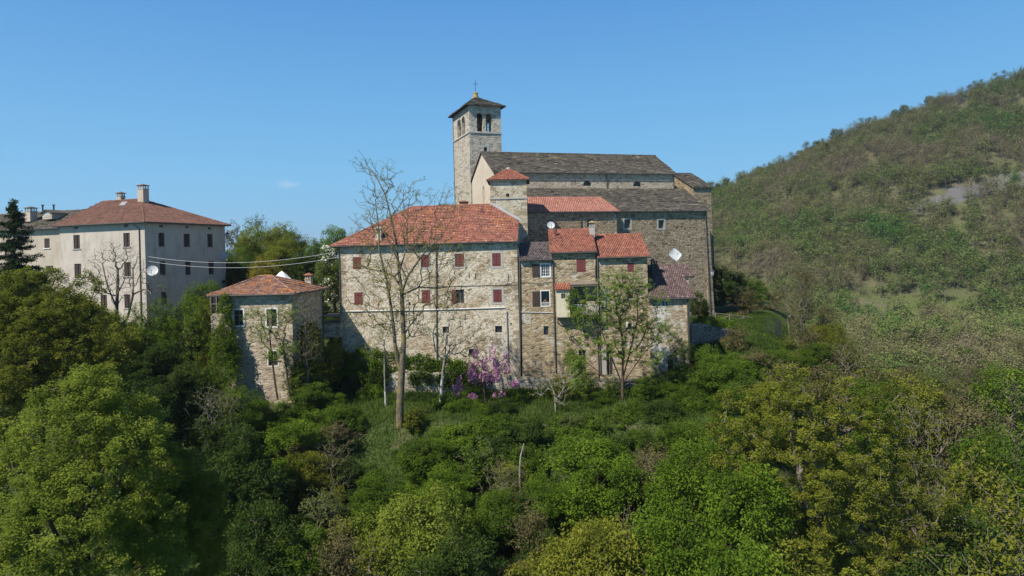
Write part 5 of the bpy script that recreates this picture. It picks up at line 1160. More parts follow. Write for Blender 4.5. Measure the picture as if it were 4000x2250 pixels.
# Judas tree
own('blossom_tree', 'tree', 'small tree covered in pink-purple blossom below the long house', 1900, 62,
    [(1862, 1400, 17, 0, 48), (1893, 1420, 20, .2, 52), (1922, 1390, 16, -.2, 55), (1945, 1440, 20, 0, 42), (1975, 1415, 15, .2, 50), (1840, 1455, 20, -.2, 36), (1900, 1475, 36, 0, 30), (1862, 1478, 26, .3), (1935, 1480, 24), (1778, 1545, 17, 0, 40), (1795, 1500, 12, 0, 30), (1948, 1545, 26, 0, 14), (1850, 1550, 22, 0, 13), (2010, 1500, 24, 0, 13), (1765, 1590, 20, 0, 16), (1988, 1455, 13, 0, 22)],
    [[(1900, 1640), (1898, 1580), (1890, 1520), (1895, 1460)]], bpy_=1650, ncl=520, lpc=30, cr_=.13, size=.036, leaf=LF['pink'], bk=BK['brown'], rb=.1, seed=58, shell=.3, flat=1.6, up=.1, step=.5,
    extra=('foliage', .22, 22, .35, .05, LF['mid']), parts=('blossom', 'trunk'))
# thin white-barked trees on the grass
own('young_tree', 'tree', 'young tree with white painted lower trunk between the forked tree and the pink blossom', 1722, 62,
    [(1740, 1200, 70), (1800, 1250, 60), (1700, 1300, 60), (1860, 1300, 60), (1760, 1330, 70, .5), (1830, 1370, 50), (1900, 1340, 40)],
    [[(1718, 1610), (1722, 1540), (1730, 1450), (1738, 1400), (1745, 1300)], [(1738, 1410), (1780, 1350), (1830, 1300)], [(1736, 1420), (1700, 1370), (1690, 1300)]],
    bpy_=1600, ncl=260, lpc=9, cr_=.28, size=.05, leaf=LF['oak'], bk=BK['light'], rb=.12, rt=.011, seed=59, shell=.1, step=.45)
own('young_tree', 'tree', 'thin young tree with whitened trunk by the forked tree', 1505, 62, [(1500, 1290, 60), (1460, 1350, 50), (1540, 1370, 40)], [[(1507, 1620), (1505, 1560), (1502, 1450), (1500, 1330)]],
    bpy_=1610, ncl=140, lpc=12, cr_=.25, size=.045, leaf=LF['olive'], bk=BK['light'], rb=.07, rt=.01, seed=60, shell=.1, step=.5)
own('young_tree', 'tree', 'pale bare sapling on the grass below the balcony house', 2165, 60, [(2120, 1480, 60), (2200, 1500, 50), (2230, 1450, 50), (2090, 1540, 40), (2190, 1560, 40)], [[(2180, 1710), (2172, 1640), (2168, 1560), (2160, 1500)], [(2170, 1570), (2200, 1520), (2240, 1460)]],
    bpy_=1700, ncl=160, lpc=3, cr_=.2, size=.045, leaf=LF['oak'], bk=BK['light'], rb=.07, rt=.012, seed=61, shell=.1, step=.4)
# climbing trees on the small house
for (px_, top_, seed_, lab) in ((1075, 1270, 62, 'ivy-wrapped leaning tree against the front of the small stone house'), (1125, 1300, 63, 'slim ivy-wrapped tree at the corner of the small stone house')):
    own('ivy_tree', 'tree', lab, px_, 59.5, [(px_ - 60, 1300, 50), (px_ - 90, 1230, 40), (px_ + 10, 1230, 45), (px_ - 20, 1380, 40), (px_ + 30, 1360, 30)],
        [[(px_ + 10, 1560), (px_, 1500), (px_ - 10, 1420), (px_ - 20, 1330)]], bpy_=1570, ncl=260, lpc=14, cr_=.24, size=.045, leaf=LF['ash'], bk=BK['brown'], rb=.09, rt=.009, seed=seed_, shell=.1, step=.45)

for nm, pts_ in (('young tree between the forked tree and the blossom', [(1718, 1606), (1721, 1560), (1725, 1510), (1729, 1470)]), ('thin', [(1506.5, 1606), (1505.5, 1570), (1504.2, 1530)])):
    m = MB(); m.tube([P(a_, b_, 61.98) for a_, b_ in pts_], .13 if nm != 'thin' else .08, 8); par_ = [o for o in bpy.data.objects if o.get('label', '').startswith('young tree with white' if nm != 'thin' else 'thin young')][0]
    LOC[par_] = Vector(par_.location); build('whitewash', m, BK['pale'], par_)
def mass(name, label, cat, ell, n, size, leaf, seed=0, kind=None, group=None, up=.4):
    """clipped or climbing foliage as one leafy body: ellipsoids (px, py, Y, rx_px, ry_px, depth_m)"""
    rng = np.random.RandomState(seed); C = []
    w = np.array([e[3] * e[4] for e in ell], float); w /= w.sum()
    for e, k in zip(ell, (w * n).astype(int)):
        c = P(e[0], e[1], e[2]); f = e[2] / FP; nc = max(6, k // 45); cd = rnd_unit(rng, nc) * (rng.uniform(.45, 1, nc) ** .5)[:, None] * np.array([e[3] * f, e[5], e[4] * f])
        idx = rng.randint(0, nc, k); C.append(np.array(c) + cd[idx] + rng.normal(size=(k, 3)) * .17)
    C = np.concatenate(C); V, F = leaf_geo(rng, C, size, up); b = np.array([C[:, 0].mean(), C[:, 1].mean(), C[:, 2].min()]); V = V - b
    o = npmesh(name, V, F, np.clip(rng.normal(.5, .22, len(F)), 0, 1), leaf); o.location = b; o['label'] = label; o['category'] = cat
    if kind: o['kind'] = kind
    if group: o['group'] = group
    return o
mass('hedge', 'long ivy-green hedge growing along the foot of the long house', 'hedge', [(1330, 1420, 68.3, 70, 50, .9), (1430, 1405, 68.3, 80, 45, .8), (1530, 1420, 68.3, 80, 45, .8), (1640, 1430, 68.4, 80, 42, .7), (1740, 1440, 68.4, 80, 40, .7), (1810, 1450, 68.2, 60, 35, .7), (1290, 1470, 67, 60, 45, .6), (1390, 1460, 67, 30, 40, .3), (1470, 1470, 67, 40, 60, .4)], 42000, .075, LF['mid'], 3)
mass('ivy', 'dark ivy hanging over the retaining wall below the long house', 'ivy', [(1450, 1490, 66.9, 55, 45, .3), (1640, 1480, 66.9, 50, 25, .3), (1340, 1510, 66.9, 50, 40, .4), (1760, 1480, 66.9, 60, 30, .3), (1850, 1490, 66.9, 50, 45, .4)], 16000, .065, LF['deep'], 4)
mass('ivy', 'ivy climbing the left corner of the small stone house', 'ivy', [(880, 1200, 61.6, 22, 50, .4), (885, 1290, 61.5, 26, 60, .5), (900, 1380, 61.3, 34, 70, .5), (860, 1350, 61, 40, 70, .8), (870, 1460, 60.5, 55, 60, .9)], 16000, .06, LF['mid'], 5)
mass('ivy', 'tangle of dark creepers in the shade between the small house and the long house', 'ivy', [(1210, 1330, 64, 45, 80, 1.2), (1250, 1400, 65, 55, 60, 1), (1300, 1390, 66.5, 40, 50, .8), (1200, 1450, 62, 50, 60, 1), (1170, 1520, 61, 40, 40, .6)], 18000, .065, LF['olive'], 6)
mass('shrub', 'white-flowering magnolia shrub beside the long house corner', 'shrub', [(1270, 1060, 75, 35, 50, 1.2), (1290, 1130, 74, 30, 50, 1), (1285, 990, 76, 25, 40, 1)], 8000, .075, LF['greygreen'], 7)
mass('blossom_shrub', 'scattered white blossoms at the long house corner', 'shrub', [(1285, 1000, 74.5, 25, 50, .8), (1265, 1090, 73.5, 30, 50, .8), (1280, 1150, 73.3, 22, 30, .8)], 700, .085, LF['white'], 8)
mass('blossom_shrub', 'white-blossomed bush low among the trees beyond the oak', 'shrub', [(3790, 2020, 52, 55, 40, .8), (3760, 2060, 52, 40, 30, .8)], 1500, .055, LF['white'], 9)
mass('shrub', 'rounded evergreen shrub at the foot of the church buttress', 'shrub', [(2725, 1190, 80, 38, 45, 1.2), (2740, 1215, 80, 30, 40, 1)], 5000, .065, LF['deep'], 10)
mass('shrub', 'fresh green bank of plants on the lawn edge beside the end house', 'shrub', [(2760, 1262, 79, 60, 16, .8), (2820, 1262, 80, 50, 20, 1), (2855, 1290, 81, 30, 25, 1)], 4500, .06, LF['bright'], 11)
mass('ivy', 'leafy creeper climbing beside the balcony of the balcony house', 'ivy', [(2240, 1170, 68.2, 28, 45, .3), (2250, 1215, 68.2, 40, 25, .3), (2215, 1350, 69, 12, 100, .3), (2235, 1430, 67.5, 30, 50, .5)], 3200, .055, LF['bright'], 12)

# spruce
def spruce(name, label, px, top, Y, base_py, w):
    rng = np.random.RandomState(9); t = P(px, top, Y); b = P(px + 5, base_py, Y); H = t.z - b.z; A, B, ra, rb_, C = [], [], [], [], []
    A.append((0, 0, 0)); B.append((0, 0, H)); ra.append(.25); rb_.append(.02)
    z = .6
    while z < H - .15:
        R_ = w * (1 - z / H) ** .85 + .12
        for k in range(rng.randint(3, 7)):
            a = rng.uniform(0, 6.28); L = R_ * rng.uniform(.4, 1.25); z_ = z + rng.uniform(-.25, .25); e = np.array([math.cos(a) * L, math.sin(a) * L, z_ - L * rng.uniform(-.1, .25)]); A.append((0, 0, z_)); B.append(e); ra.append(.03); rb_.append(.008)
            m_ = int(160 * L / 1.5) + 30; f = rng.uniform(.12, 1, m_); pts = np.array([0, 0, z_]) + (e - np.array([0, 0, z_])) * f[:, None]; pts += rng.normal(size=(m_, 3)) * np.array([.17, .17, .13]) * (1 - f * .4)[:, None]; pts[:, 2] -= .08 * L * np.sin(f * 3); C.append(pts)
        z += rng.uniform(.2, .42)
    root = link(bpy.data.objects.new(name, None)); root.location = b; root['label'] = label; root['category'] = 'tree'
    V, F = seg_geo(np.array(A, float), np.array(B, float), np.array(ra), np.array(rb_)); npmesh('trunk', V, F, np.full(len(F), .5), BK['brown'], root)
    C = np.concatenate(C); V, F = leaf_geo(rng, C, .10, .3, .3); npmesh('crown', V, F, np.clip(rng.normal(.5, .25, len(F)), 0, 1), LF['conifer'], root)
spruce('spruce_tree', 'dark pointed spruce standing before the stone-slab roof of the palace wing', 65, 775, 60, 1500, 4.6)

# ---------------- trees behind the gap and around the buildings
for a in (('sparse1', 1000, 830, 118, 190, 'greygreen', 'grey', 'tall pale poplar-like tree standing just beyond the far end of the palace'), ('round2', 1080, 868, 112, 190, 'oak', 'grey', 'yellow-green tree at the centre of the gap between the palace and the long house'),
          ('sparse1', 1140, 880, 108, 150, 'mid', 'grey', 'thin grey-green tree beside the distant hills in the gap'), ('round1', 1300, 885, 96, 130, 'bright', 'brown', 'bright green tree behind the left end of the long house'),
          ('sparse2', 930, 860, 125, 120, 'brown', 'brown', 'brownish bare tree right behind the palace corner lantern'), ('round3', 1010, 1000, 90, 130, 'yellow', 'brown', 'golden-leaved holly bush behind the small stone house'),
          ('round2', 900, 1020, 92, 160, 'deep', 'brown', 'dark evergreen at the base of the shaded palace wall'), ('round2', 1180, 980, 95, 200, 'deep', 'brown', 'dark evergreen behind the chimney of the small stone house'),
          ('round2', 1090, 960, 100, 180, 'olive', 'brown', 'olive tree crown below the tall poplar in the gap'), ('bare', 1580, 775, 92, 170, 'olive', 'grey', 'bare tree crown rising behind the red ridge of the long house'),
          ('sparse1', 1520, 830, 90, 150, 'oak', 'grey', 'thin olive tree behind the long house ridge'), ('bare', 1400, 880, 90, 160, 'oak', 'grey', 'leafless tree behind the left slope of the long house roof'),
          ('round2', 2820, 1035, 93, 110, 'deep', 'brown', 'dark tree close behind the church buttress lantern'), ('sparse2', 2900, 1120, 92, 170, 'brown', 'brown', 'reddish twiggy tree beside the church corner'),
          ('sparse2', 2870, 1260, 75, 170, 'brown', 'lichen', 'yellow-barked bare tree below the lawn beside the end house'), ('bare', 3110, 1230, 80, 150, 'oak', 'lichen', 'slender bare tree beyond the curved metal fence'),
          ('round1', 2960, 1250, 96, 150, 'mid', 'brown', 'green tree right behind the curved metal fence'), ('bush1', 780, 1100, 68, 170, 'mid', 'brown', 'green leafy tree in the courtyard beside the small stone house'),
          ('bush3', 700, 1200, 67, 200, 'deep', 'brown', 'dark shrub below the shaded palace wall'), ('bare', 1190, 1130, 61, 110, 'olive', 'grey', 'thin bare tree in the shade beside the small house wall'),
          ('vase', 640, 1110, 64, 150, 'mid', 'grey', 'slim mixed tree before the palace corner downpipe'), ('vase', 2660, 1290, 66, 110, 'bright', 'brown', 'leafy sapling by the low window of the end house')):
    place(a[0], a[1], a[2], a[3], a[4], a[5], a[6], a[7])
for a in (('sparse1', 3080, 1310, 78, 170, 'olive'), ('round1', 3000, 1370, 72, 200, 'mid'), ('sparse2', 2960, 1350, 70, 170, 'brown'), ('round2', 3130, 1380, 74, 200, 'mid'), ('sparse2', 3230, 1330, 80, 220, 'brown'), ('bush1', 2830, 1390, 72, 200, 'mid'), ('bush2', 2900, 1400, 70, 180, 'bright'), ('sparse2', 3150, 1270, 88, 180, 'brown'), ('round1', 3080, 1270, 92, 150, 'mid'), ('round3', 3230, 1260, 94, 190, 'olive'), ('bush1', 3060, 1360, 82, 120, 'mid'), ('bare', 380, 1180, 60, 200, 'oak'), ('round2', 520, 1300, 63, 180, 'mid'), ('round1', 1240, 1180, 88, 120, 'deep'), ('bush2', 1290, 1230, 76, 100, 'deep'),
    ('round2', 1330, 1250, 78, 90, 'deep'), ('round2', 2860, 1060, 98, 130, 'deep'), ('round2', 2930, 1090, 100, 140, 'mid'), ('sparse2', 3020, 1120, 100, 150, 'brown'), ('bush1', 2760, 1350, 70, 170, 'mid'), ('bush1', 2820, 1370, 73, 160, 'bright'), ('bush4', 2900, 1340, 77, 150, 'oak'), ('bush2', 2960, 1310, 82, 110, 'mid'), ('bush1', 3030, 1330, 79, 140, 'bright'), ('round1', 3180, 1340, 76, 180, 'mid'), ('sparse1', 3300, 1300, 82, 200, 'olive'),
    ('vase', 2290, 1430, 65, 110, 'bright'), ('vase', 2250, 1370, 66.5, 80, 'bright'), ('vase', 2560, 1420, 65, 130, 'bright'), ('round1', 2650, 1430, 65, 130, 'mid'), ('vase', 2130, 1470, 65, 90, 'mid'), ('vase', 2380, 1450, 64, 110, 'mid'), ('round1', 2790, 1380, 68, 140, 'bright'), ('vase', 1160, 1400, 61, 130, 'mid'), ('vase', 1260, 1390, 64.5, 110, 'olive'), ('bush1', 1860, 1560, 61.2, 100, 'bright'), ('bush1', 1780, 1610, 60.5, 100, 'mid'), ('bush5', 1960, 1560, 61.5, 100, 'mid'), ('round1', 2350, 1530, 63, 150, 'mid'), ('vase', 2520, 1500, 64, 130, 'bright'), ('round1', 2590, 1490, 63.5, 150, 'mid'), ('round1', 2690, 1480, 64, 150, 'bright'), ('vase', 2760, 1420, 66, 150, 'bright'), ('round2', 2480, 1560, 61.5, 150, 'bright'), ('round1', 2010, 1540, 63.5, 110, 'mid'), ('round1', 1230, 1470, 62.5, 140, 'mid'), ('round1', 1300, 1540, 60, 130, 'bright'), ('vase', 1370, 1590, 59, 130, 'mid'), ('round1', 1830, 1620, 59.5, 130, 'bright'), ('vase', 2240, 1590, 60.5, 140, 'bright'),
    ('round2', 960, 900, 104, 150, 'oak'), ('round3', 1030, 885, 115, 170, 'willow'), ('round1', 1160, 905, 110, 150, 'oak'), ('round2', 1230, 930, 100, 120, 'mid'), ('round1', 1110, 930, 104, 160, 'oak'), ('round3', 920, 960, 98, 120, 'mid'), ('bush1', 830, 1150, 66, 140, 'oak'),
    ('round3', 250, 1130, 60, 220, 'olive'), ('round3', 150, 1060, 62, 200, 'olive'), ('round3', 370, 1190, 58, 180, 'oak'), ('round2', 60, 1050, 60, 200, 'olive'), ('vase', 560, 1130, 63, 150, 'mid'), ('vase', 740, 1120, 64, 160, 'bright'),
    ('round3', 380, 1230, 64, 170, 'olive'), ('round2', 540, 1240, 66, 150, 'mid'), ('round1', 640, 1250, 63, 160, 'bright'), ('vase', 300, 1120, 62, 160, 'oak'), ('bare', 240, 1100, 66, 170, 'oak'),
    ('bare', 900, 1500, 52, 240, 'oak'), ('bare', 1290, 1700, 50, 220, 'oak'), ('bare', 1950, 1780, 48, 260, 'oak'), ('bare', 2550, 1740, 46, 260, 'oak'), ('sparse2', 1180, 1690, 52, 200, 'brown'), ('sparse2', 2060, 1950, 43, 220, 'brown'), ('bare', 2450, 1950, 42, 260, 'oak'), ('sparse2', 1300, 2050, 41, 260, 'brown'), ('bare', 3300, 1330, 75, 260, 'oak'), ('bare', 3560, 1500, 58, 300, 'oak')): place(*a)
for lab_, pts_, Y_ in (('pale dead snag sticking out of the bushes below the balcony house', [(2030, 1830), (2034, 1780), (2046, 1732)], 49),):
    m = MB(); m.tube([P(a_, b_, Y_) for a_, b_ in pts_], .075, 7, .03); m.tube([P(pts_[1][0], pts_[1][1], Y_), P(pts_[1][0] + 12, pts_[1][1] - 30, Y_)], .04, 5, .015); g_ = P(pts_[0][0], pts_[0][1], Y_); m.tube([Vector((g_.x, Y_, T(g_.x, Y_) - .2)), g_], .09, 7, .075)
    thing('dead_trunk', m, BK['light'], lab_, 'tree')
# slope planting chosen from the photograph: kind, x, top y, depth, width px, leaf colour
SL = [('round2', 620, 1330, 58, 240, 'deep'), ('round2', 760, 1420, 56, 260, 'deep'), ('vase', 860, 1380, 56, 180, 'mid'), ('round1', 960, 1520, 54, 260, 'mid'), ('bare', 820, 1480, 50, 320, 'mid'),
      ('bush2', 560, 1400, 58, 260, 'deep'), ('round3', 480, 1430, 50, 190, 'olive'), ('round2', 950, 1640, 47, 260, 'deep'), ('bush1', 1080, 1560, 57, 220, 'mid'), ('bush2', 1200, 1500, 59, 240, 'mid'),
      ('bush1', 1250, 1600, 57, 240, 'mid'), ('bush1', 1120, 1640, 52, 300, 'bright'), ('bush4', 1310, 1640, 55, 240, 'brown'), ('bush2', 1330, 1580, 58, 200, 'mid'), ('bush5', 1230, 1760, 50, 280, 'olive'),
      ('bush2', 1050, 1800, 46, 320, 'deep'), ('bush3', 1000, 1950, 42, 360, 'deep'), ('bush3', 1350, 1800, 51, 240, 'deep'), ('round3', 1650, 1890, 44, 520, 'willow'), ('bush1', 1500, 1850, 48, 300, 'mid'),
      ('bush4', 1250, 1900, 46, 320, 'greygreen'), ('bush2', 1150, 2050, 42, 360, 'mid'), ('bush4', 1450, 2080, 40, 380, 'oak'), ('bush1', 1650, 1720, 53, 300, 'mid'), ('bush1', 1800, 1660, 56, 240, 'bright'),
      ('bush4', 1900, 1700, 54, 280, 'mid'), ('bush2', 1960, 1620, 58, 240, 'mid'), ('bush3', 2060, 1640, 57, 200, 'deep'), ('bush4', 2000, 1800, 50, 280, 'oak'), ('bush5', 1960, 1900, 47, 280, 'mid'),
      ('bush1', 1780, 1820, 50, 300, 'bright'), ('bush2', 2060, 1900, 47, 240, 'deep'), ('round1', 2280, 1690, 50, 460, 'bright'), ('bush1', 2130, 1860, 47, 220, 'bright'), ('bush1', 2250, 1620, 58, 260, 'mid'),
      ('round1', 2350, 1800, 45, 420, 'bright'), ('sparse2', 2540, 1720, 48, 280, 'brown'), ('bush5', 2380, 2010, 40, 360, 'oak'), ('bush5', 2250, 2050, 40, 280, 'oak'), ('bush3', 2100, 2050, 43, 300, 'deep'),
      ('bush2', 2430, 1590, 60, 280, 'mid'), ('bush3', 2560, 1560, 60, 240, 'deep'), ('bush2', 2680, 1520, 62, 260, 'mid'), ('round1', 2640, 1640, 54, 300, 'mid'), ('round1', 2800, 1410, 62, 300, 'mid'),
      ('round1', 2700, 1730, 44, 380, 'bright'), ('round1', 2640, 1980, 38, 420, 'bright'), ('bush1', 2880, 1800, 40, 260, 'bright'), ('round2', 2870, 1500, 56, 280, 'mid'), ('vase', 2780, 1600, 50, 260, 'bright'),
      ('bush5', 2500, 2080, 37, 320, 'oak'), ('bush1', 2860, 2100, 35, 340, 'bright'), ('sparse1', 3050, 1400, 64, 300, 'brown'), ('sparse2', 3200, 1400, 70, 280, 'brown'), ('round3', 3050, 1480, 58, 260, 'oak'),
      ('sparse2', 3400, 1400, 66, 320, 'brown'), ('round2', 3600, 1450, 62, 240, 'oak'), ('bare', 3680, 1560, 56, 380, 'oak'), ('sparse2', 3800, 1500, 60, 340, 'brown'), ('sparse1', 3950, 1450, 62, 320, 'greygreen'),
      ('sparse2', 3760, 1720, 50, 380, 'oak'), ('round1', 3930, 1700, 52, 240, 'mid'), ('sparse1', 3900, 1850, 46, 360, 'oak'), ('round2', 3780, 1950, 44, 320, 'deep'), ('sparse1', 3950, 2050, 38, 380, 'oak'),
      ('bush2', 3600, 2150, 38, 300, 'deep'), ('sparse1', 3700, 2150, 36, 360, 'oak'), ('round3', 3000, 2150, 34, 320, 'oak'), ('round1', 3900, 1420, 72, 160, 'bright'), ('round1', 3450, 1480, 62, 220, 'mid'),
      ('bush3', 850, 1620, 50, 260, 'deep'), ('bush3', 900, 1780, 45, 300, 'deep'), ('bush3', 1850, 2080, 40, 420, 'deep'), ('bush3', 1650, 2150, 39, 300, 'deep'), ('bush4', 1350, 2000, 43, 300, 'oak'), ('bush3', 700, 1560, 52, 260, 'deep'),
      ('round2', 580, 1480, 48, 240, 'deep'), ('bush2', 430, 1380, 62, 220, 'deep'), ('bush1', 2050, 1740, 54, 200, 'mid'), ('bush3', 2480, 1700, 55, 240, 'deep'), ('bush2', 1880, 1580, 61, 180, 'mid')]
for k, x, t, Y, w, c in SL: place(k, x, t, Y, w, c)
# filler undergrowth shrubs over the whole slope
KX = [(1430, 1720, 1535, 1640), (1430, 1600, 1640, 1800), (2040, 2140, 1520, 1640)]
n = 0
while n < 150:
    x = rs.uniform(-44, 46); y = rs.uniform(38, 66.0); px_, py_ = proj(x, y, T(x, y) + .8)
    if px_ < -150 or px_ > 4150 or any(a < px_ < b and c < py_ < d for a, b, c, d in KX) or (y > 61 and px_ > 820 and px_ < 1160): continue
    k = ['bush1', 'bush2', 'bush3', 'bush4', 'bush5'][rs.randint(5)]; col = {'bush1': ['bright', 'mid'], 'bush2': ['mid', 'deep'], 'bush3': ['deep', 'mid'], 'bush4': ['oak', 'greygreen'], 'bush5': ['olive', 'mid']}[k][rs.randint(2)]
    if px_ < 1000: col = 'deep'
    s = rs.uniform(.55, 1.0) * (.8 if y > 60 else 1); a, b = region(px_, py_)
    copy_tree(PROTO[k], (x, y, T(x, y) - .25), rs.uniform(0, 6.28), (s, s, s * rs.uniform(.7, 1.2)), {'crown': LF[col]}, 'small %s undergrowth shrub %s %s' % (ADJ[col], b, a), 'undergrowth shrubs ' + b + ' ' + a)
    n += 1
# grass on the open bank
def grass():
    rng = np.random.RandomState(4); n = 60000; x = rng.uniform(-34, 30, n); y = rng.uniform(52, 67, n)
    z = ter(x, y); C = np.stack([x, y, z], 1); a = rng.uniform(0, 6.28, n); d = np.stack([np.cos(a), np.sin(a), np.zeros(n)], 1) * .03; h = rng.uniform(.15, .5, n); ln = rng.normal(size=(n, 3)) * .1; ln[:, 2] = h
    V = np.stack([C - d, C + d, C + ln + d * .2, C + ln - d * .2], 1).reshape(-1, 3); o = npmesh('grass', V, np.arange(n * 4).reshape(n, 4), rng.uniform(0, 1, n), LF['grass']); o['kind'] = 'stuff'; o['label'] = 'green grass on the open bank below the houses'; o['category'] = 'grass'
    n = 9000; n = 30000; x = rng.uniform(20, 38, n); y = rng.uniform(72, 94, n)
    C = np.stack([x, y, ter(x, y)], 1); a = rng.uniform(0, 6.28, n); d = np.stack([np.cos(a), np.sin(a), np.zeros(n)], 1) * .05; h = rng.uniform(.08, .3, n); ln = rng.normal(size=(n, 3)) * .08; ln[:, 2] = h
    V = np.stack([C - d, C + d, C + ln + d * .2, C + ln - d * .2], 1).reshape(-1, 3); o = npmesh('grass', V, np.arange(n * 4).reshape(n, 4), rng.uniform(0, .8, n), LF['grass']); o['kind'] = 'stuff'; o['label'] = 'short lawn grass beside the church corner'; o['category'] = 'grass'
grass()

# ---------------- wooded hillside
def hill_arrays(seed, H, R_, nleaf, size, sparse):
    rng = np.random.RandomState(seed); lob = blobs(rng, R_, H * .35, H * .95, 7); c = lobes_targets(rng, lob, 26, .5)
    idx = rng.randint(0, len(c), nleaf); C = c[idx] + rng.normal(size=(nleaf, 3)) * .55 * (1.2 if sparse else .9); V, F = leaf_geo(rng, C, size, 1.0, .55 if not sparse else .28)
    ct = rng.uniform(-.09, .09, len(c)); t = ct[idx] + rng.normal(size=nleaf) * .03
    A = [(0, 0, -.5)]; B = [(0, 0, H * .8)]; ra = [.14]; rb_ = [.04]
    for k in range(9): q = c[rng.randint(len(c))]; A.append((0, 0, H * rng.uniform(.25, .6))); B.append(q); ra.append(.07); rb_.append(.02)
    V2, F2 = seg_geo(np.array(A, float), np.array(B, float), np.array(ra), np.array(rb_), 3)
    return V, F, t, V2, F2
def forest(name, label, pts, seed):
    rng = np.random.RandomState(seed); pr = [hill_arrays(100 + i, 8.5, 3.1, 420, .2, i % 2) for i in range(6)]
    VV, FF, TT, MI = [], [], [], []; off = 0
    for (x, y, g) in pts:
        i = rng.randint(3) * 2 + (1 if g < .5 else 0); V, F, t, V2, F2 = pr[i]; s = rng.uniform(.7, 1.25); a = rng.uniform(0, 6.28); R2 = np.array([[math.cos(a), -math.sin(a), 0], [math.sin(a), math.cos(a), 0], [0, 0, 1]]) * s
        b = np.array([x, y, float(ter(x, y)) - .2])
        for (v, f, tt, mi) in ((V, F, t + g, 0), (V2, F2, np.full(len(F2), .5), 1)):
            VV.append(v @ R2.T + b); FF.append(f + off); TT.append(np.clip(tt, 0, 1)); MI.append(np.full(len(f), mi)); off += len(v)
    o = npmesh(name, np.concatenate(VV), np.concatenate(FF), np.concatenate(TT), None, midx=np.concatenate(MI), mats=[HILLM, BK['grey']]); o['kind'] = 'stuff'; o['label'] = label; o['category'] = 'woodland'
N = Nt('hill_foliage', .85, .05); t_ = N.attr('tint')
colr = N.ramp(t_, [(0.0, (.21, .165, .12)), (.25, (.235, .195, .115)), (.45, (.22, .21, .085)), (.62, (.165, .205, .055)), (.8, (.11, .195, .035)), (1.0, (.075, .2, .025))])
N.put(N.b.inputs['Base Color'], colr); tr = N.n.new('ShaderNodeBsdfTranslucent'); N.l.new(colr, tr.inputs[0]); mx = N.n.new('ShaderNodeMixShader'); mx.inputs[0].default_value = .25
N.l.new(N.b.outputs[0], mx.inputs[1]); N.l.new(tr.outputs[0], mx.inputs[2]); N.l.new(mx.outputs[0], N.n['Material Output'].inputs[0]); HILLM = N.m
def hill_points(n, seed, ylo, yhi, alo, ahi):
    rng = np.random.RandomState(seed); out = []
    y = np.sqrt(rng.uniform(ylo ** 2, yhi ** 2, n)); a = rng.uniform(alo, ahi, n); x = a * y
    for i in range(n):
        clear = False
        for (sx, sy, rx, ry, c, h) in SPOTS:
            dd = math.hypot((x[i] - sx) / rx, (y[i] - sy) / ry)
            if dd < .95 + rng.normal() * .12 and rng.uniform() > .12: clear = True
        if clear: continue
        g = .50 + .22 * float(bumps(x[i], y[i], 70)) + rng.normal() * .11 + (.1 if y[i] < 260 else 0); out.append((x[i], y[i], float(np.clip(g, .02, .98))))
    return out
forest('hillside_forest', 'mixed bare and fresh green woodland covering the steep hill beyond the church', hill_points(8200, 1, 150, 470, .24, 1.0), 2)
forest('valley_forest', 'low woodland on the valley side behind and beside the village', hill_points(500, 3, 128, 300, -1.2, .24), 4)
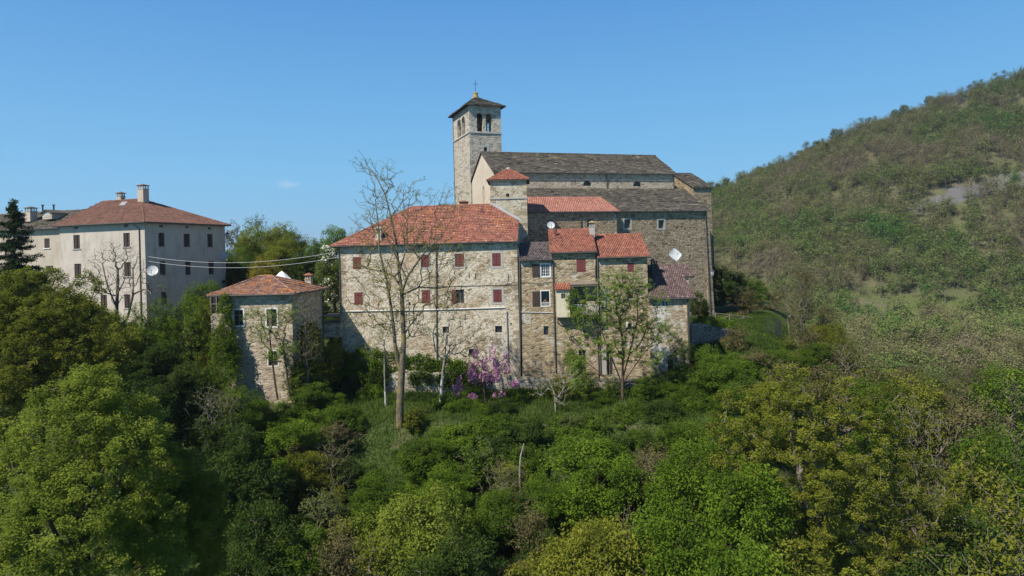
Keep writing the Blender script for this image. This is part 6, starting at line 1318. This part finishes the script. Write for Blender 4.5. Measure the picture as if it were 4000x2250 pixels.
# the nearer trees of the hill, each on its own
rng = np.random.RandomState(12); n = 0
for i in range(400):
    y = rng.uniform(86, 165); a = rng.uniform(.40, .80); x = a * y
    if x < 30 + (y - 70) * .3: continue
    pxx, pyy = proj(x, y, T(x, y) + 3)
    if any(math.hypot((x - s[0]) / s[2], (y - s[1]) / s[3]) < 1.2 for s in SPOTS): continue
    k, col, adj = [('sparse2', 'brown', 'brownish bare'), ('sparse1', 'brown', 'brownish bare'), ('sparse1', 'olive', 'dull olive'), ('bare', 'oak', 'nearly leafless'), ('round1', 'mid', 'green leafy'), ('round3', 'olive', 'dull olive'), ('sparse1', 'greygreen', 'pale grey-green')][rng.choice(7, p=[.2, .16, .16, .12, .12, .12, .12])]
    s = rng.uniform(.7, 1.05); bd = 'nearest the village' if y < 112 else 'in the middle of the valley wood' if y < 138 else 'along the foot of the meadow'
    copy_tree(PROTO[k], (x, y, T(x, y) - .3), rng.uniform(0, 6.28), (s, s, s), {'crown': LF[col]}, '%s tree %s beyond the church' % (adj, bd), 'valley trees beyond the church, %s, %s' % (adj, bd)); n += 1
    if n >= 130: break
# trees standing out along the skyline of the hill
for i, a in enumerate(np.linspace(.262, .765, 62)):
    a += rng.uniform(-.004, .004); y = 432 + rng.uniform(-10, 8); x = a * y; k, col, adj = [('bare', 'brown', 'leafless'), ('sparse2', 'brown', 'thin brownish'), ('sparse1', 'greygreen', 'pale grey-green'), ('round2', 'olive', 'bushy olive')][rng.choice(4, p=[.3, .3, .2, .2])]
    s = rng.uniform(.8, 1.35); w_ = 'just beyond the church roof' if a < .38 else 'in the middle of the rising ridge' if a < .58 else 'at the top end of the ridge'
    copy_tree(PROTO[k], (x, y, T(x, y) - .3), rng.uniform(0, 6.28), (s, s, s), {'crown': LF[col]}, '%s tree on the hill skyline %s' % (adj, w_), 'skyline trees, %s, %s' % (adj, w_))
# remove the untouched prototypes
for k, r in PROTO.items():
    for c in KIDS[r]: bpy.data.objects.remove(c)
    bpy.data.objects.remove(r)
for o in bpy.data.objects:
    for q in ('_w', '_h'):
        if q in o: del o[q]

# ---------------- the air: one closed even box of thin haze
def haze():
    m = MB(); m.box(-9000, 9000, -120, 9000, -75, 190); o = build('haze', m, None) if 0 else None
    me = bpy.data.meshes.new('haze'); me.from_pydata(m.v, [], m.f); hz_ = link(bpy.data.objects.new('haze', me)); hz_['kind'] = 'stuff'; hz_['label'] = 'thin pale spring haze in the valley air'
    mt = bpy.data.materials.new('haze_air'); mt.use_nodes = True; nt = mt.node_tree; nt.nodes.clear(); vo_ = nt.nodes.new('ShaderNodeVolumePrincipled'); vo_.inputs['Color'].default_value = (.85, .92, 1, 1); vo_.inputs['Density'].default_value = HAZE; vo_.inputs['Anisotropy'].default_value = .3
    ou = nt.nodes.new('ShaderNodeOutputMaterial'); nt.links.new(vo_.outputs[0], ou.inputs['Volume']); me.materials.append(mt)
HAZE = 0.00015
haze()
